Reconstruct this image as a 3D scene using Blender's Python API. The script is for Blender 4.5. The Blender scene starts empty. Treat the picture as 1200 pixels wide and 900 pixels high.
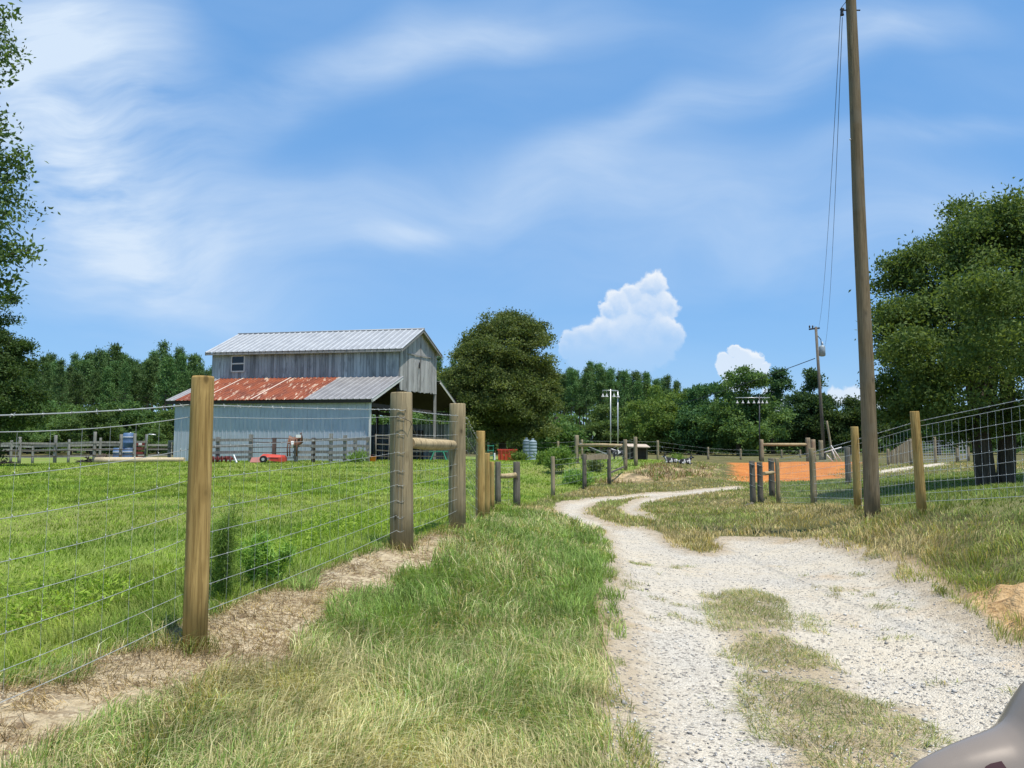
# farm lane with barn, fences and woods
import bpy, math, random
import numpy as np
from mathutils import Vector, Matrix
R = math.radians
random.seed(11)
rng = np.random.default_rng(11)
scene = bpy.context.scene
col = scene.collection
EYE = 1.45
FPX = 900.0
PITCH = math.atan(75 / 900)
cp_, sp_ = math.cos(PITCH), math.sin(PITCH)

def ray(u, v):
    x = (u - 600) / FPX; y = (450 - v) / FPX
    return np.array([x, cp_ - y * sp_, sp_ + y * cp_])

def at(u, v, Y):
    d = ray(u, v)
    return np.array([0, 0, EYE]) + d * (Y / d[1])

# ------------------------------------------------------------------ terrain
CTRL = [  # pixel u, v of a ground point and its distance
    (0, 832, 3.1), (228, 757, 4.25), (470, 640, 7.6), (535, 617, 9.6), (562, 611, 11.4), (583, 596, 17), (605, 589, 17),
    (648, 583, 22.5), (685, 574, 25.7), (714, 566, 28), (100, 780, 3.9),
    (676, 543, 34), (733, 552, 32.5), (745, 546, 33.5), (700, 556, 31.2), (760, 556, 31), (790, 556, 31), (775, 544, 34),
    (820, 556, 34), (815, 541, 40), (700, 569, 28.5), (760, 567, 28.5), (800, 564, 30), (850, 566, 31),
    (433, 541, 38), (205, 541, 41), (330, 541, 37), (100, 543, 42), (20, 545, 42), (540, 540, 46), (0, 543, 52),
    (620, 541, 42), (590, 541, 46),
    (1022, 590, 11.8), (1080, 591, 10.6), (1200, 592, 8.8), (1005, 590, 13), (954, 592, 17), (913, 594, 20), (886, 592, 19.5), (905, 584, 21),
    (1100, 640, 8.6), (1200, 640, 7.8), (1165, 692, 6.6), (1200, 690, 6.5), (1000, 612, 12.0), (1300, 620, 7.5), (1050, 640, 9.6),
    (1168, 560, 22), (1096, 543, 45), (1145, 540, 45), (1200, 556, 24), (1300, 556, 20),
    (845, 564, 33), (1005, 560.5, 34.5), (900, 566.5, 31.5), (930, 553, 42), (930, 541, 55), (1020, 541, 55), (842, 542, 55), (930, 569, 29), (1065, 550, 38), (950, 566, 31),
    (300, 620, 9.0), (150, 600, 10.0), (400, 590, 13), (100, 570, 18), (450, 565, 20), (560, 560, 26), (300, 560, 24), (620, 556, 30),
    (900, 535, 75), (700, 534, 75), (300, 533, 80), (1100, 534, 75), (50, 534, 80),
]
PTS = [at(*c) for c in CTRL]
ROADZ = [(.46, 3.48), (.79, 5.8), (1.19, 10.4), (1.52, 13.7), (3.8, 5.8), (4.4, 8), (4.74, 10.4), (5.2, 12.4), (2.3, 4), (2.6, 7), (3, 10.4),
         (3.3, 14), (1.0, 17.4), (3.2, 17.4), (2.2, 17.4), (2.6, 21), (4.6, 22), (8.4, 28), (6, 25), (2, 1), (2, -3), (.2, -3), (4, -3), (3.7, 1), (0.3, 1.5)]
PTS += [np.array([x, y, 0.0]) for x, y in ROADZ]
for x, y, z in [(-1.9, 0, .22), (-3.5, -2, .2), (-5, 2, .35), (-8, 4, .45), (5.6, 1, .5), (7, 3, .75), (8, -3, .5), (10, 8, .8), (16, 12, .75), (-14, 8, .5), (-12, 16, .55),
                (-25, 20, .6), (-20, 0, .4), (22, 4, .7), (30, 20, .7), (30, 45, .7), (-45, 45, .8), (50, 70, .8), (-70, 80, .9), (-20, -20, .1), (20, -20, .1), (0, -30, 0),
                (-10, -10, .1), (10, -10, .3), (0, 110, .8), (80, 110, .9), (-80, 110, 1.0), (60, 0, .6), (-60, 0, .6)]:
    PTS.append(np.array([x, y, z], float))
PTS = np.array(PTS)
_C = 1.2
_n = len(PTS)
_D = np.sqrt(((PTS[:, None, :2] - PTS[None, :, :2]) ** 2).sum(-1) + _C * _C)
_A = np.zeros((_n + 1, _n + 1)); _A[:_n, :_n] = _D - np.eye(_n) * 0.35; _A[:_n, _n] = 1; _A[_n, :_n] = 1
_W = np.linalg.solve(_A, np.append(PTS[:, 2], 0))

def H(x, y):
    x = np.atleast_1d(np.asarray(x, float)); y = np.atleast_1d(np.asarray(y, float))
    out = np.empty(len(x))
    for i in range(0, len(x), 40000):
        xs, ys = x[i:i + 40000], y[i:i + 40000]
        d = np.sqrt((xs[:, None] - PTS[:, 0]) ** 2 + (ys[:, None] - PTS[:, 1]) ** 2 + _C * _C)
        out[i:i + 40000] = d @ _W[:_n] + _W[_n]
    r = np.hypot(x, y)
    t = np.clip((r - 90) / 60, 0, 1); t = t * t * (3 - 2 * t)
    out = out * (1 - t) + 0.9 * t
    out += 0.012 * np.sin(x * 5.1 + 1.3 * np.sin(y * 3.7)) * np.sin(y * 4.3 + np.sin(x * 2.9)) * np.exp(-r / 25)
    out += 0.02 * np.sin(x * 1.7 + y * .9) * np.sin(y * 1.3 - x * .6)
    return out

def h1(x, y):
    return float(H(x, y)[0])

def G(u, v, lo=1.5, hi=140):
    """where the sight line of a pixel first meets the ground"""
    d = ray(u, v); Y = np.geomspace(lo, hi, 500)
    P = np.array([0, 0, EYE]) + d[None] * (Y / d[1])[:, None]
    below = np.nonzero(P[:, 2] <= H(P[:, 0], P[:, 1]))[0]
    i = below[0] if len(below) else len(Y) - 1
    return P[i, :2]

def sdf(poly, x, y):
    """signed distance to a closed outline on the ground, positive inside"""
    poly = np.asarray(poly, float); d = np.full(len(x), 1e9); inside = np.zeros(len(x), bool)
    for i in range(len(poly)):
        a = poly[i]; b = poly[(i + 1) % len(poly)]; e = b - a
        t = np.clip(((x - a[0]) * e[0] + (y - a[1]) * e[1]) / (e @ e + 1e-12), 0, 1)
        d = np.minimum(d, np.hypot(x - a[0] - t * e[0], y - a[1] - t * e[1]))
        c = ((a[1] > y) != (b[1] > y))
        with np.errstate(divide='ignore', invalid='ignore'):
            xi = (b[0] - a[0]) * (y - a[1]) / (b[1] - a[1] + 1e-12) + a[0]
        inside ^= c & (x < xi)
    return np.where(inside, d, -d)

def uvp(l): return [G(*p) for p in l]
NEAR = uvp([(708, 905), (712, 750), (707, 690), (703, 650), (699, 618), (755, 617), (780, 628), (803, 641), (822, 648), (838, 645), (832, 637), (842, 629.5), (900, 628), (960, 629),
            (1010, 641), (1060, 661), (1110, 692), (1188, 750)]) + [(4.0, 4.4), (4.0, 1), (4, -12), (0.3, -12), (.3, 1)]
FARL = uvp([(699, 622), (660, 608), (643, 598), (650, 590), (680, 584), (740, 579), (800, 575), (872, 569.5), (874, 572.5), (800, 579), (745, 583), (708, 588), (692, 597), (697, 606), (728, 616), (755, 619)])
FARR = uvp([(876, 570.5), (800, 577.5), (760, 581), (735, 588), (723, 597), (733, 606), (775, 611), (764, 603), (752, 597), (760, 590), (800, 582), (876, 573.5)])
MEDIAN = uvp([(832, 698), (880, 688), (912, 700), (915, 735), (965, 770), (1010, 820), (1075, 825), (1100, 905), (925, 905), (892, 830), (872, 770), (845, 730)])
SAND = [(-3.2, 1.2)] + uvp([(0, 800), (100, 776), (215, 735), (330, 690), (420, 652), (500, 628), (545, 613), (562, 619), (520, 652), (430, 712), (330, 771), (205, 828), (95, 905)]) + [(-1.3, 1.2)]
CLAY = uvp([(1126, 702), (1150, 690), (1198, 690)]) + [(6.5, 6.3), (6.4, 5.0)] + uvp([(1192, 748), (1150, 725)])
EDGE = uvp([(694, 690), (714, 690), (724, 750), (748, 820), (742, 902), (698, 902), (706, 800)])
EDGE2 = uvp([(1030, 640), (1075, 655), (1130, 688), (1160, 705), (1195, 742), (1185, 752), (1110, 698), (1055, 664)])
ORANGE = [at(*c)[:2] for c in [(842, 564, 33), (900, 567, 31.5), (950, 565, 32), (1008, 561, 34), (1024, 541, 55), (842, 542, 55)]]
DRIVE = [at(*c)[:2] for c in [(1026, 551, 36), (1065, 549, 38), (1110, 547, 42), (1110, 544, 46), (1060, 545.5, 42), (1026, 548, 39)]]
MOUND = [at(*c)[:2] for c in [(690, 570, 28.3), (722, 553, 31.5), (765, 544, 34), (790, 543, 35), (838, 545, 38), (835, 560, 33.5), (790, 566, 30), (740, 570, 28.3)]]
PAST = [(-2.9, 0.6)] + uvp([(0, 800), (100, 777), (215, 738), (330, 692), (420, 654), (500, 630), (545, 615), (575, 608)]) + \
       [at(*c)[:2] for c in [(605, 590, 17), (648, 584, 22.5), (690, 573, 27), (722, 555, 31), (765, 545, 34), (790, 540, 44)]] + [(12, 60), (10, 70), (-70, 70), (-70, .6)]
RIGHTF = [at(*c)[:2] for c in [(1200, 592, 8.8), (1080, 591, 10.6), (1005, 590, 13), (954, 592, 17), (900, 590, 21)]] + [(12, 34), (40, 36), (40, -5), (7, -5)]

def masks(x, y):
    m = {}
    m['gravel'] = np.maximum.reduce([sdf(NEAR, x, y), sdf(FARL, x, y), sdf(FARR, x, y)])
    for k, p in (('median', MEDIAN), ('sand', SAND), ('clay', CLAY), ('edge', EDGE), ('orange', ORANGE), ('drive', DRIVE), ('mound', MOUND), ('past', PAST), ('rfield', RIGHTF)):
        m[k] = sdf(p, x, y)
    m['edge'] = np.maximum(m['edge'], sdf(EDGE2, x, y))
    return m

# ------------------------------------------------------------------ mesh building
class MB:
    def __init__(s):
        s.v = []; s.f = []; s.c = []; s.smooth = []
    def add(s, verts, faces, tint=None, smooth=False):
        o = len(s.v)
        s.v += [tuple(map(float, p)) for p in verts]
        s.f += [tuple(i + o for i in f) for f in faces]
        s.smooth += [smooth] * len(faces)
        s.c += [(tint if tint is not None else 0.5)] * len(verts)
    def hexa(s, p, tint=None):          # eight corners, bottom ring then top ring
        s.add(p, [(3, 2, 1, 0), (4, 5, 6, 7), (0, 1, 5, 4), (1, 2, 6, 5), (2, 3, 7, 6), (3, 0, 4, 7)], tint)
    def box(s, c, size, rz=0, tint=None):
        hx, hy, hz = [q / 2 for q in size]; ca, sa = math.cos(rz), math.sin(rz)
        P = []
        for z in (-hz, hz):
            for x, y in ((-hx, -hy), (hx, -hy), (hx, hy), (-hx, hy)):
                P.append((c[0] + x * ca - y * sa, c[1] + x * sa + y * ca, c[2] + z))
        s.hexa(P, tint)
    def beam(s, p, q, w, h, up=(0, 0, 1), tint=None):
        p, q = Vector(p), Vector(q); d = (q - p).normalized(); up = Vector(up)
        if abs(d.dot(up)) > .98: up = Vector((0, 1, 0))
        sd = d.cross(up).normalized(); u2 = sd.cross(d)
        P = []
        for e in (p, q):
            for a, b in ((-1, -1), (1, -1), (1, 1), (-1, 1)):
                P.append(e + sd * (a * w / 2) + u2 * (b * h / 2))
        s.hexa(P, tint)
    def tube(s, pts, rad, n=8, caps=True, tint=None, wob=0, smooth=True):
        pts = [Vector(p) for p in pts]; m = len(pts)
        if not hasattr(rad, '__len__'): rad = [rad] * m
        V = []; prev = None
        for i in range(m):
            d = (pts[min(i + 1, m - 1)] - pts[max(i - 1, 0)]).normalized()
            if prev is None:
                a = Vector((0, 0, 1)) if abs(d.z) < .9 else Vector((1, 0, 0))
                sx = d.cross(a).normalized()
            else:
                sx = (prev - d * prev.dot(d)).normalized()
            prev = sx; sy = d.cross(sx)
            for k in range(n):
                t = 2 * math.pi * k / n
                r = rad[i] * (1 + wob * math.sin(3 * t + i * .8) * random.uniform(.3, 1))
                V.append(pts[i] + (sx * math.cos(t) + sy * math.sin(t)) * r)
        F = [(i * n + k, i * n + (k + 1) % n, (i + 1) * n + (k + 1) % n, (i + 1) * n + k) for i in range(m - 1) for k in range(n)]
        o = len(s.v)
        s.add(V, F, tint, smooth)
        if caps:
            s.f += [tuple(o + k for k in range(n))[::-1], tuple(o + (m - 1) * n + k for k in range(n))]; s.smooth += [False, False]
    def lathe(s, c, prof, n=16, tint=None, smooth=True):
        V = [(c[0] + r * math.cos(2 * math.pi * k / n), c[1] + r * math.sin(2 * math.pi * k / n), c[2] + z) for r, z in prof for k in range(n)]
        m = len(prof)
        F = [(i * n + k, i * n + (k + 1) % n, (i + 1) * n + (k + 1) % n, (i + 1) * n + k) for i in range(m - 1) for k in range(n)]
        s.add(V, F, tint, smooth)
        o = len(s.v) - len(V)
        s.f += [tuple(o + k for k in range(n))[::-1], tuple(o + (m - 1) * n + k for k in range(n))]; s.smooth += [False, False]
    def sheet(s, a, b, c, d, nribs, thick=.02, rib=.035, wrib=.085, tint=None):
        """ribbed metal: a-b one edge, d-c the opposite one; ribs run from a-b to d-c"""
        a, b, c, d = [Vector(p) for p in (a, b, c, d)]
        nrm = (b - a).cross(d - a).normalized()
        t = nrm * thick
        s.hexa([a - t, b - t, c - t, d - t, a, b, c, d], tint)
        for k in range(nribs + 1):
            f = k / nribs
            p = a.lerp(b, f); q = d.lerp(c, f); e = (b - a).normalized() * (wrib / 2)
            if f == 0: p += e; q += e
            if f == 1: p -= e; q -= e
            z = nrm * .002; up = nrm * rib; e2 = e * .5
            s.hexa([p - e + z, p + e + z, q + e + z, q - e + z, p - e2 + up, p + e2 + up, q + e2 + up, q - e2 + up], .95 if tint is None else tint)  # lighter tint on ribs stands in for the sun they catch
    def build(s, name, mat, parent=None, origin=None):
        me = bpy.data.meshes.new(name)
        org = Vector(parent_loc(parent)) if parent else Vector(origin if origin is not None else (0, 0, 0))
        me.from_pydata([tuple(Vector(p) - org) for p in s.v], [], s.f)
        me.polygons.foreach_set('use_smooth', s.smooth)
        ca = me.attributes.new('tint', 'FLOAT', 'POINT'); ca.data.foreach_set('value', s.c)
        me.materials.append(mat); me.update()
        o = bpy.data.objects.new(name, me); col.objects.link(o)
        if parent: o.parent = parent
        else: o.location = org
        return o

def parent_loc(p):
    v = Vector((0, 0, 0))
    while p is not None:
        v = v + p.location; p = p.parent
    return v

def tag(o, label=None, cat=None, group=None, kind=None):
    if label: o['label'] = label
    if cat: o['category'] = cat
    if group: o['group'] = group
    if kind: o['kind'] = kind
    return o

def empty(name, loc, label, cat, group=None):
    o = bpy.data.objects.new(name, None); col.objects.link(o)
    o.location = Vector([float(q) for q in loc]); o.empty_display_size = .2
    return tag(o, label, cat, group)

def mesh_np(name, V, F, nper, mat, parent=None, colors=None, origin=None, smooth=False):
    """V (n,3), F flat indices with nper corners each"""
    org = np.array(parent_loc(parent)) if parent else np.array(origin if origin is not None else (0, 0, 0), float)
    me = bpy.data.meshes.new(name)
    nf = len(F) // nper
    me.vertices.add(len(V)); me.vertices.foreach_set('co', (V - org).astype(np.float32).ravel())
    me.loops.add(len(F)); me.loops.foreach_set('vertex_index', np.asarray(F, np.int32))
    me.polygons.add(nf); me.polygons.foreach_set('loop_start', np.arange(0, nf * nper, nper, dtype=np.int32))
    me.update(calc_edges=True)
    if smooth: me.polygons.foreach_set('use_smooth', np.ones(nf, bool))
    if colors is not None:
        a = me.attributes.new('leafcol', 'FLOAT_COLOR', 'POINT')
        a.data.foreach_set('color', np.concatenate([colors, np.ones((len(colors), 1))], 1).astype(np.float32).ravel())
    me.materials.append(mat)
    o = bpy.data.objects.new(name, me); col.objects.link(o)
    if parent: o.parent = parent
    else: o.location = Vector(org)
    return o

# ------------------------------------------------------------------ materials
class NT:
    def __init__(s, tree): s.t = tree; s.L = tree.links
    def n(s, typ, **kw):
        nd = s.t.nodes.new(typ)
        for k, v in kw.items(): setattr(nd, k, v)
        return nd
    def put(s, sock, v):
        if isinstance(v, bpy.types.NodeSocket): s.L.new(v, sock)
        elif v is not None:
            if sock.type == 'RGBA' and hasattr(v, '__len__') and len(v) == 3: v = (*v, 1)
            if sock.type == 'VECTOR' and not hasattr(v, '__len__'): v = (v, v, v)
            sock.default_value = v
    def m(s, op, a, b=None, c=None, clamp=False):
        nd = s.n('ShaderNodeMath', operation=op, use_clamp=clamp)
        for i, q in enumerate((a, b, c)):
            if q is not None: s.put(nd.inputs[i], q)
        return nd.outputs[0]
    def vm(s, op, a, b=None, sc=None):
        nd = s.n('ShaderNodeVectorMath', operation=op)
        s.put(nd.inputs[0], a)
        if b is not None: s.put(nd.inputs[1], b)
        if sc is not None: s.put(nd.inputs['Scale'], sc)
        return nd.outputs['Value'] if op in ('LENGTH', 'DISTANCE', 'DOT_PRODUCT') else nd.outputs[0]
    def mix(s, f, a, b, mode='MIX'):
        nd = s.n('ShaderNodeMix', data_type='RGBA', blend_type=mode)
        s.put(nd.inputs[0], f); s.put(nd.inputs[6], a); s.put(nd.inputs[7], b)
        return nd.outputs[2]
    def ramp(s, f, stops, interp='LINEAR'):
        nd = s.n('ShaderNodeValToRGB'); cr = nd.color_ramp; cr.interpolation = interp
        while len(cr.elements) < len(stops): cr.elements.new(.5)
        for e, (p, c) in zip(cr.elements, stops):
            e.position = p; e.color = (*c, 1) if hasattr(c, '__len__') else (c, c, c, 1)
        s.put(nd.inputs[0], f); return nd.outputs[0]
    def mr(s, v, a, b, c=0, d=1, smooth=False):
        nd = s.n('ShaderNodeMapRange', interpolation_type='SMOOTHSTEP' if smooth else 'LINEAR')
        s.put(nd.inputs[0], v)
        for i, q in enumerate((a, b, c, d)): s.put(nd.inputs[i + 1], q)
        return nd.outputs[0]
    def noise(s, vec, scale, detail=4, rough=.55, dist=0, out='Fac'):
        nd = s.n('ShaderNodeTexNoise'); s.put(nd.inputs['Vector'], vec)
        nd.inputs['Scale'].default_value = scale; nd.inputs['Detail'].default_value = detail
        nd.inputs['Roughness'].default_value = rough; nd.inputs['Distortion'].default_value = dist
        return nd.outputs[out]
    def vor(s, vec, scale, feature='F1', out='Distance', rnd=1):
        nd = s.n('ShaderNodeTexVoronoi', feature=feature); s.put(nd.inputs['Vector'], vec); nd.inputs['Scale'].default_value = scale
        nd.inputs['Randomness'].default_value = rnd
        return nd.outputs[out]
    def attr(s, name, out='Fac'):
        return s.n('ShaderNodeAttribute', attribute_name=name).outputs[out]
    def mapping(s, vec, scale=(1, 1, 1), rot=(0, 0, 0), loc=(0, 0, 0)):
        nd = s.n('ShaderNodeMapping'); s.put(nd.inputs[0], vec)
        nd.inputs['Scale'].default_value = scale; nd.inputs['Rotation'].default_value = rot; nd.inputs['Location'].default_value = loc
        return nd.outputs[0]
    def bump(s, h, strength=.5, dist=.02, normal=None):
        nd = s.n('ShaderNodeBump'); nd.inputs['Strength'].default_value = strength; nd.inputs['Distance'].default_value = dist
        s.put(nd.inputs['Height'], h)
        if normal is not None: s.put(nd.inputs['Normal'], normal)
        return nd.outputs[0]

def mat(name):
    m = bpy.data.materials.new(name); m.use_nodes = True
    t = NT(m.node_tree); b = m.node_tree.nodes['Principled BSDF']
    return m, t, b

def pmat(name, color, rough=.6, metal=0, var=.15, scale=6, spec=.3):
    m, t, b = mat(name)
    co = t.n('ShaderNodeTexCoord').outputs['Object']
    f = t.noise(co, scale, 5)
    c = t.mix(f, [q * (1 - var) for q in color], [min(1, q * (1 + var)) for q in color])
    t.put(b.inputs['Base Color'], c); b.inputs['Roughness'].default_value = rough; b.inputs['Metallic'].default_value = metal
    b.inputs['Specular IOR Level'].default_value = spec
    return m

def wood(name, c1, c2, crack=(.05, .035, .02), grain=22, rough=.85, stain=None, ckt=.67):
    m, t, b = mat(name)
    tc = t.n('ShaderNodeTexCoord').outputs['Object']; rnd = t.n('ShaderNodeObjectInfo').outputs['Random']
    tv = t.vm('ADD', tc, t.vm('SCALE', (7.3, 3.1, 5.7), sc=rnd))
    g = t.noise(t.mapping(tv, (grain, grain, 1.1)), 1, 6, .6, .4)
    big = t.noise(t.mapping(tv, (3, 3, 1.2)), 1, 4)
    fine = t.noise(t.mapping(tv, (grain * 3.2, grain * 3.2, 2.6)), 1, 5, .7, .5)
    c = t.mix(t.mr(g, .3, .72), [q * .82 for q in c1], [q * 1.08 for q in c2])
    c = t.mix(t.m('MULTIPLY', t.mr(fine, .48, .60), .7), c, [q * .50 for q in c1])
    c = t.mix(t.m('MULTIPLY', t.mr(big, .45, .75), .45), c, [q * .55 for q in c1])
    kn = t.vor(t.mapping(tv, (6, 6, 3.2)), 1.0)
    c = t.mix(t.m('MULTIPLY', t.mr(kn, .24, .14), .5), c, [q * .6 for q in c1]); c = t.mix(t.mr(kn, .12, .06), c, [q * .28 for q in c1])
    ck = t.noise(t.mapping(tv, (38, 38, .7)), 1, 3, .5)
    ckm = t.mr(ck, ckt, ckt + .04)
    c = t.mix(t.m('MULTIPLY', ckm, .8), c, crack)
    if stain:
        st = t.noise(tv, 2.2, 5)
        c = t.mix(t.m('MULTIPLY', t.mr(st, .5, .65), .6), c, stain)
    tint = t.attr('tint')
    c = t.mix(1.0, c, t.ramp(tint, [(0, .6), (.5, 1), (1, 1.35)]), 'MULTIPLY')
    c = t.mix(t.m('MULTIPLY', rnd, .25), c, [q * .6 for q in c2])
    t.put(b.inputs['Base Color'], c); b.inputs['Roughness'].default_value = rough; b.inputs['Specular IOR Level'].default_value = .15
    hgt = t.m('SUBTRACT', g, t.m('MULTIPLY', ckm, .8))
    t.put(b.inputs['Normal'], t.bump(hgt, .55, .012))
    return m

M = {}
M['post_new'] = wood('treated_pine', (.36, .225, .07), (.55, .375, .14), stain=(.36, .28, .11), ckt=.73)
M['post_old'] = wood('weathered_pine', (.27, .205, .11), (.45, .36, .21), stain=(.24, .205, .13), ckt=.65)
M['rail'] = wood('peeled_rail', (.40, .30, .16), (.58, .46, .27))
M['pole'] = wood('pole_wood', (.17, .125, .07), (.29, .22, .13), stain=(.20, .17, .12))
M['post_far'] = wood('far_post_wood', (.30, .24, .15), (.46, .38, .25))
M['post_dark'] = wood('dark_post_wood', (.13, .115, .09), (.24, .21, .165))
M['gray_rail'] = wood('gray_rail_wood', (.24, .23, .21), (.42, .40, .37))
M['log'] = wood('peeled_log', (.60, .48, .30), (.75, .62, .42))
M['bark'] = wood('bark', (.07, .055, .04), (.15, .12, .085), grain=9)
M['pinebark'] = wood('pine_bark', (.12, .09, .07), (.24, .19, .15), grain=6)
M['wire'] = pmat('galvanised_wire', (.42, .44, .42), .5, .3, .25, 30)
M['wire_bright'] = pmat('new_galvanised_wire', (.52, .54, .54), .45, .3, .25, 30)
M['wire_dark'] = pmat('black_cable', (.03, .03, .035), .6)
M['galv'] = pmat('galvanised_steel', (.55, .56, .56), .4, .5)
M['white'] = pmat('white_paint', (.78, .78, .75), .5)
M['dirtywhite'] = pmat('dirty_white_paint', (.62, .61, .57), .6)
M['red'] = pmat('red_paint', (.55, .07, .045), .45, var=.3)
M['darkred'] = pmat('dark_red_paint', (.20, .04, .035), .6, var=.4)
M['orange'] = pmat('orange_plastic', (.75, .22, .04), .45)
M['redbin'] = pmat('orange_red_paint', (.60, .10, .035), .5, var=.3)
M['green'] = pmat('green_paint', (.05, .25, .16), .45)
M['lampshade'] = pmat('weathered_enamel', (.42, .42, .41), .5)
M['black'] = pmat('black_rubber', (.02, .02, .02), .7)
M['blue'] = pmat('blue_plastic', (.10, .17, .30), .45, var=.35)
M['brown'] = pmat('brown_leather', (.16, .075, .04), .5, var=.4)
M['tank'] = pmat('grey_tank_plastic', (.17, .22, .25), .5, var=.2)
M['tank_light'] = pmat('pale_grey_tank_plastic', (.27, .33, .36), .5, var=.2)
M['dark_glass'] = pmat('dark_glass', (.012, .013, .015), .08, 0, .1, spec=.5)
M['porcelain'] = pmat('porcelain', (.55, .55, .55), .3)
M['darkmetal'] = pmat('dark_metal', (.06, .06, .065), .5, .5)
M['transformer'] = pmat('transformer_grey', (.33, .38, .40), .45, .2)
M['pipe_brown'] = pmat('rusty_pipe', (.12, .085, .07), .7, .2, .4)
M['shed_roof'] = pmat('pale_shed_roof', (.50, .40, .30), .7)

def leafmat(name, trans=.35, rough=.55, var=.25, mul=1.0):
    m, t, b = mat(name)
    c = t.attr('leafcol', 'Color')
    rnd = t.n('ShaderNodeObjectInfo').outputs['Random']
    hs = t.n('ShaderNodeHueSaturation'); t.put(hs.inputs['Color'], c)
    t.put(hs.inputs['Value'], t.mr(rnd, 0, 1, mul * (1 - var), mul * (1 + var))); t.put(hs.inputs['Hue'], t.mr(rnd, 0, 1, .49, .515))
    c = hs.outputs[0]
    t.put(b.inputs['Base Color'], c); b.inputs['Roughness'].default_value = rough; b.inputs['Specular IOR Level'].default_value = .12
    tr = t.n('ShaderNodeBsdfTranslucent'); t.put(tr.inputs[0], t.mix(1.0, c, (1.25, 1.2, .55), 'MULTIPLY'))
    mx = t.n('ShaderNodeMixShader'); mx.inputs[0].default_value = trans
    t.L.new(b.outputs[0], mx.inputs[1]); t.L.new(tr.outputs[0], mx.inputs[2])
    t.L.new(mx.outputs[0], m.node_tree.nodes['Material Output'].inputs[0])
    return m
M['leaf'] = leafmat('leaf', .38, mul=2.1)
M['pine_leaf'] = leafmat('pine_needles', .28, mul=1.9)
M['grass'] = leafmat('grass_blade', .35, .6, 0.0)

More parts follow.
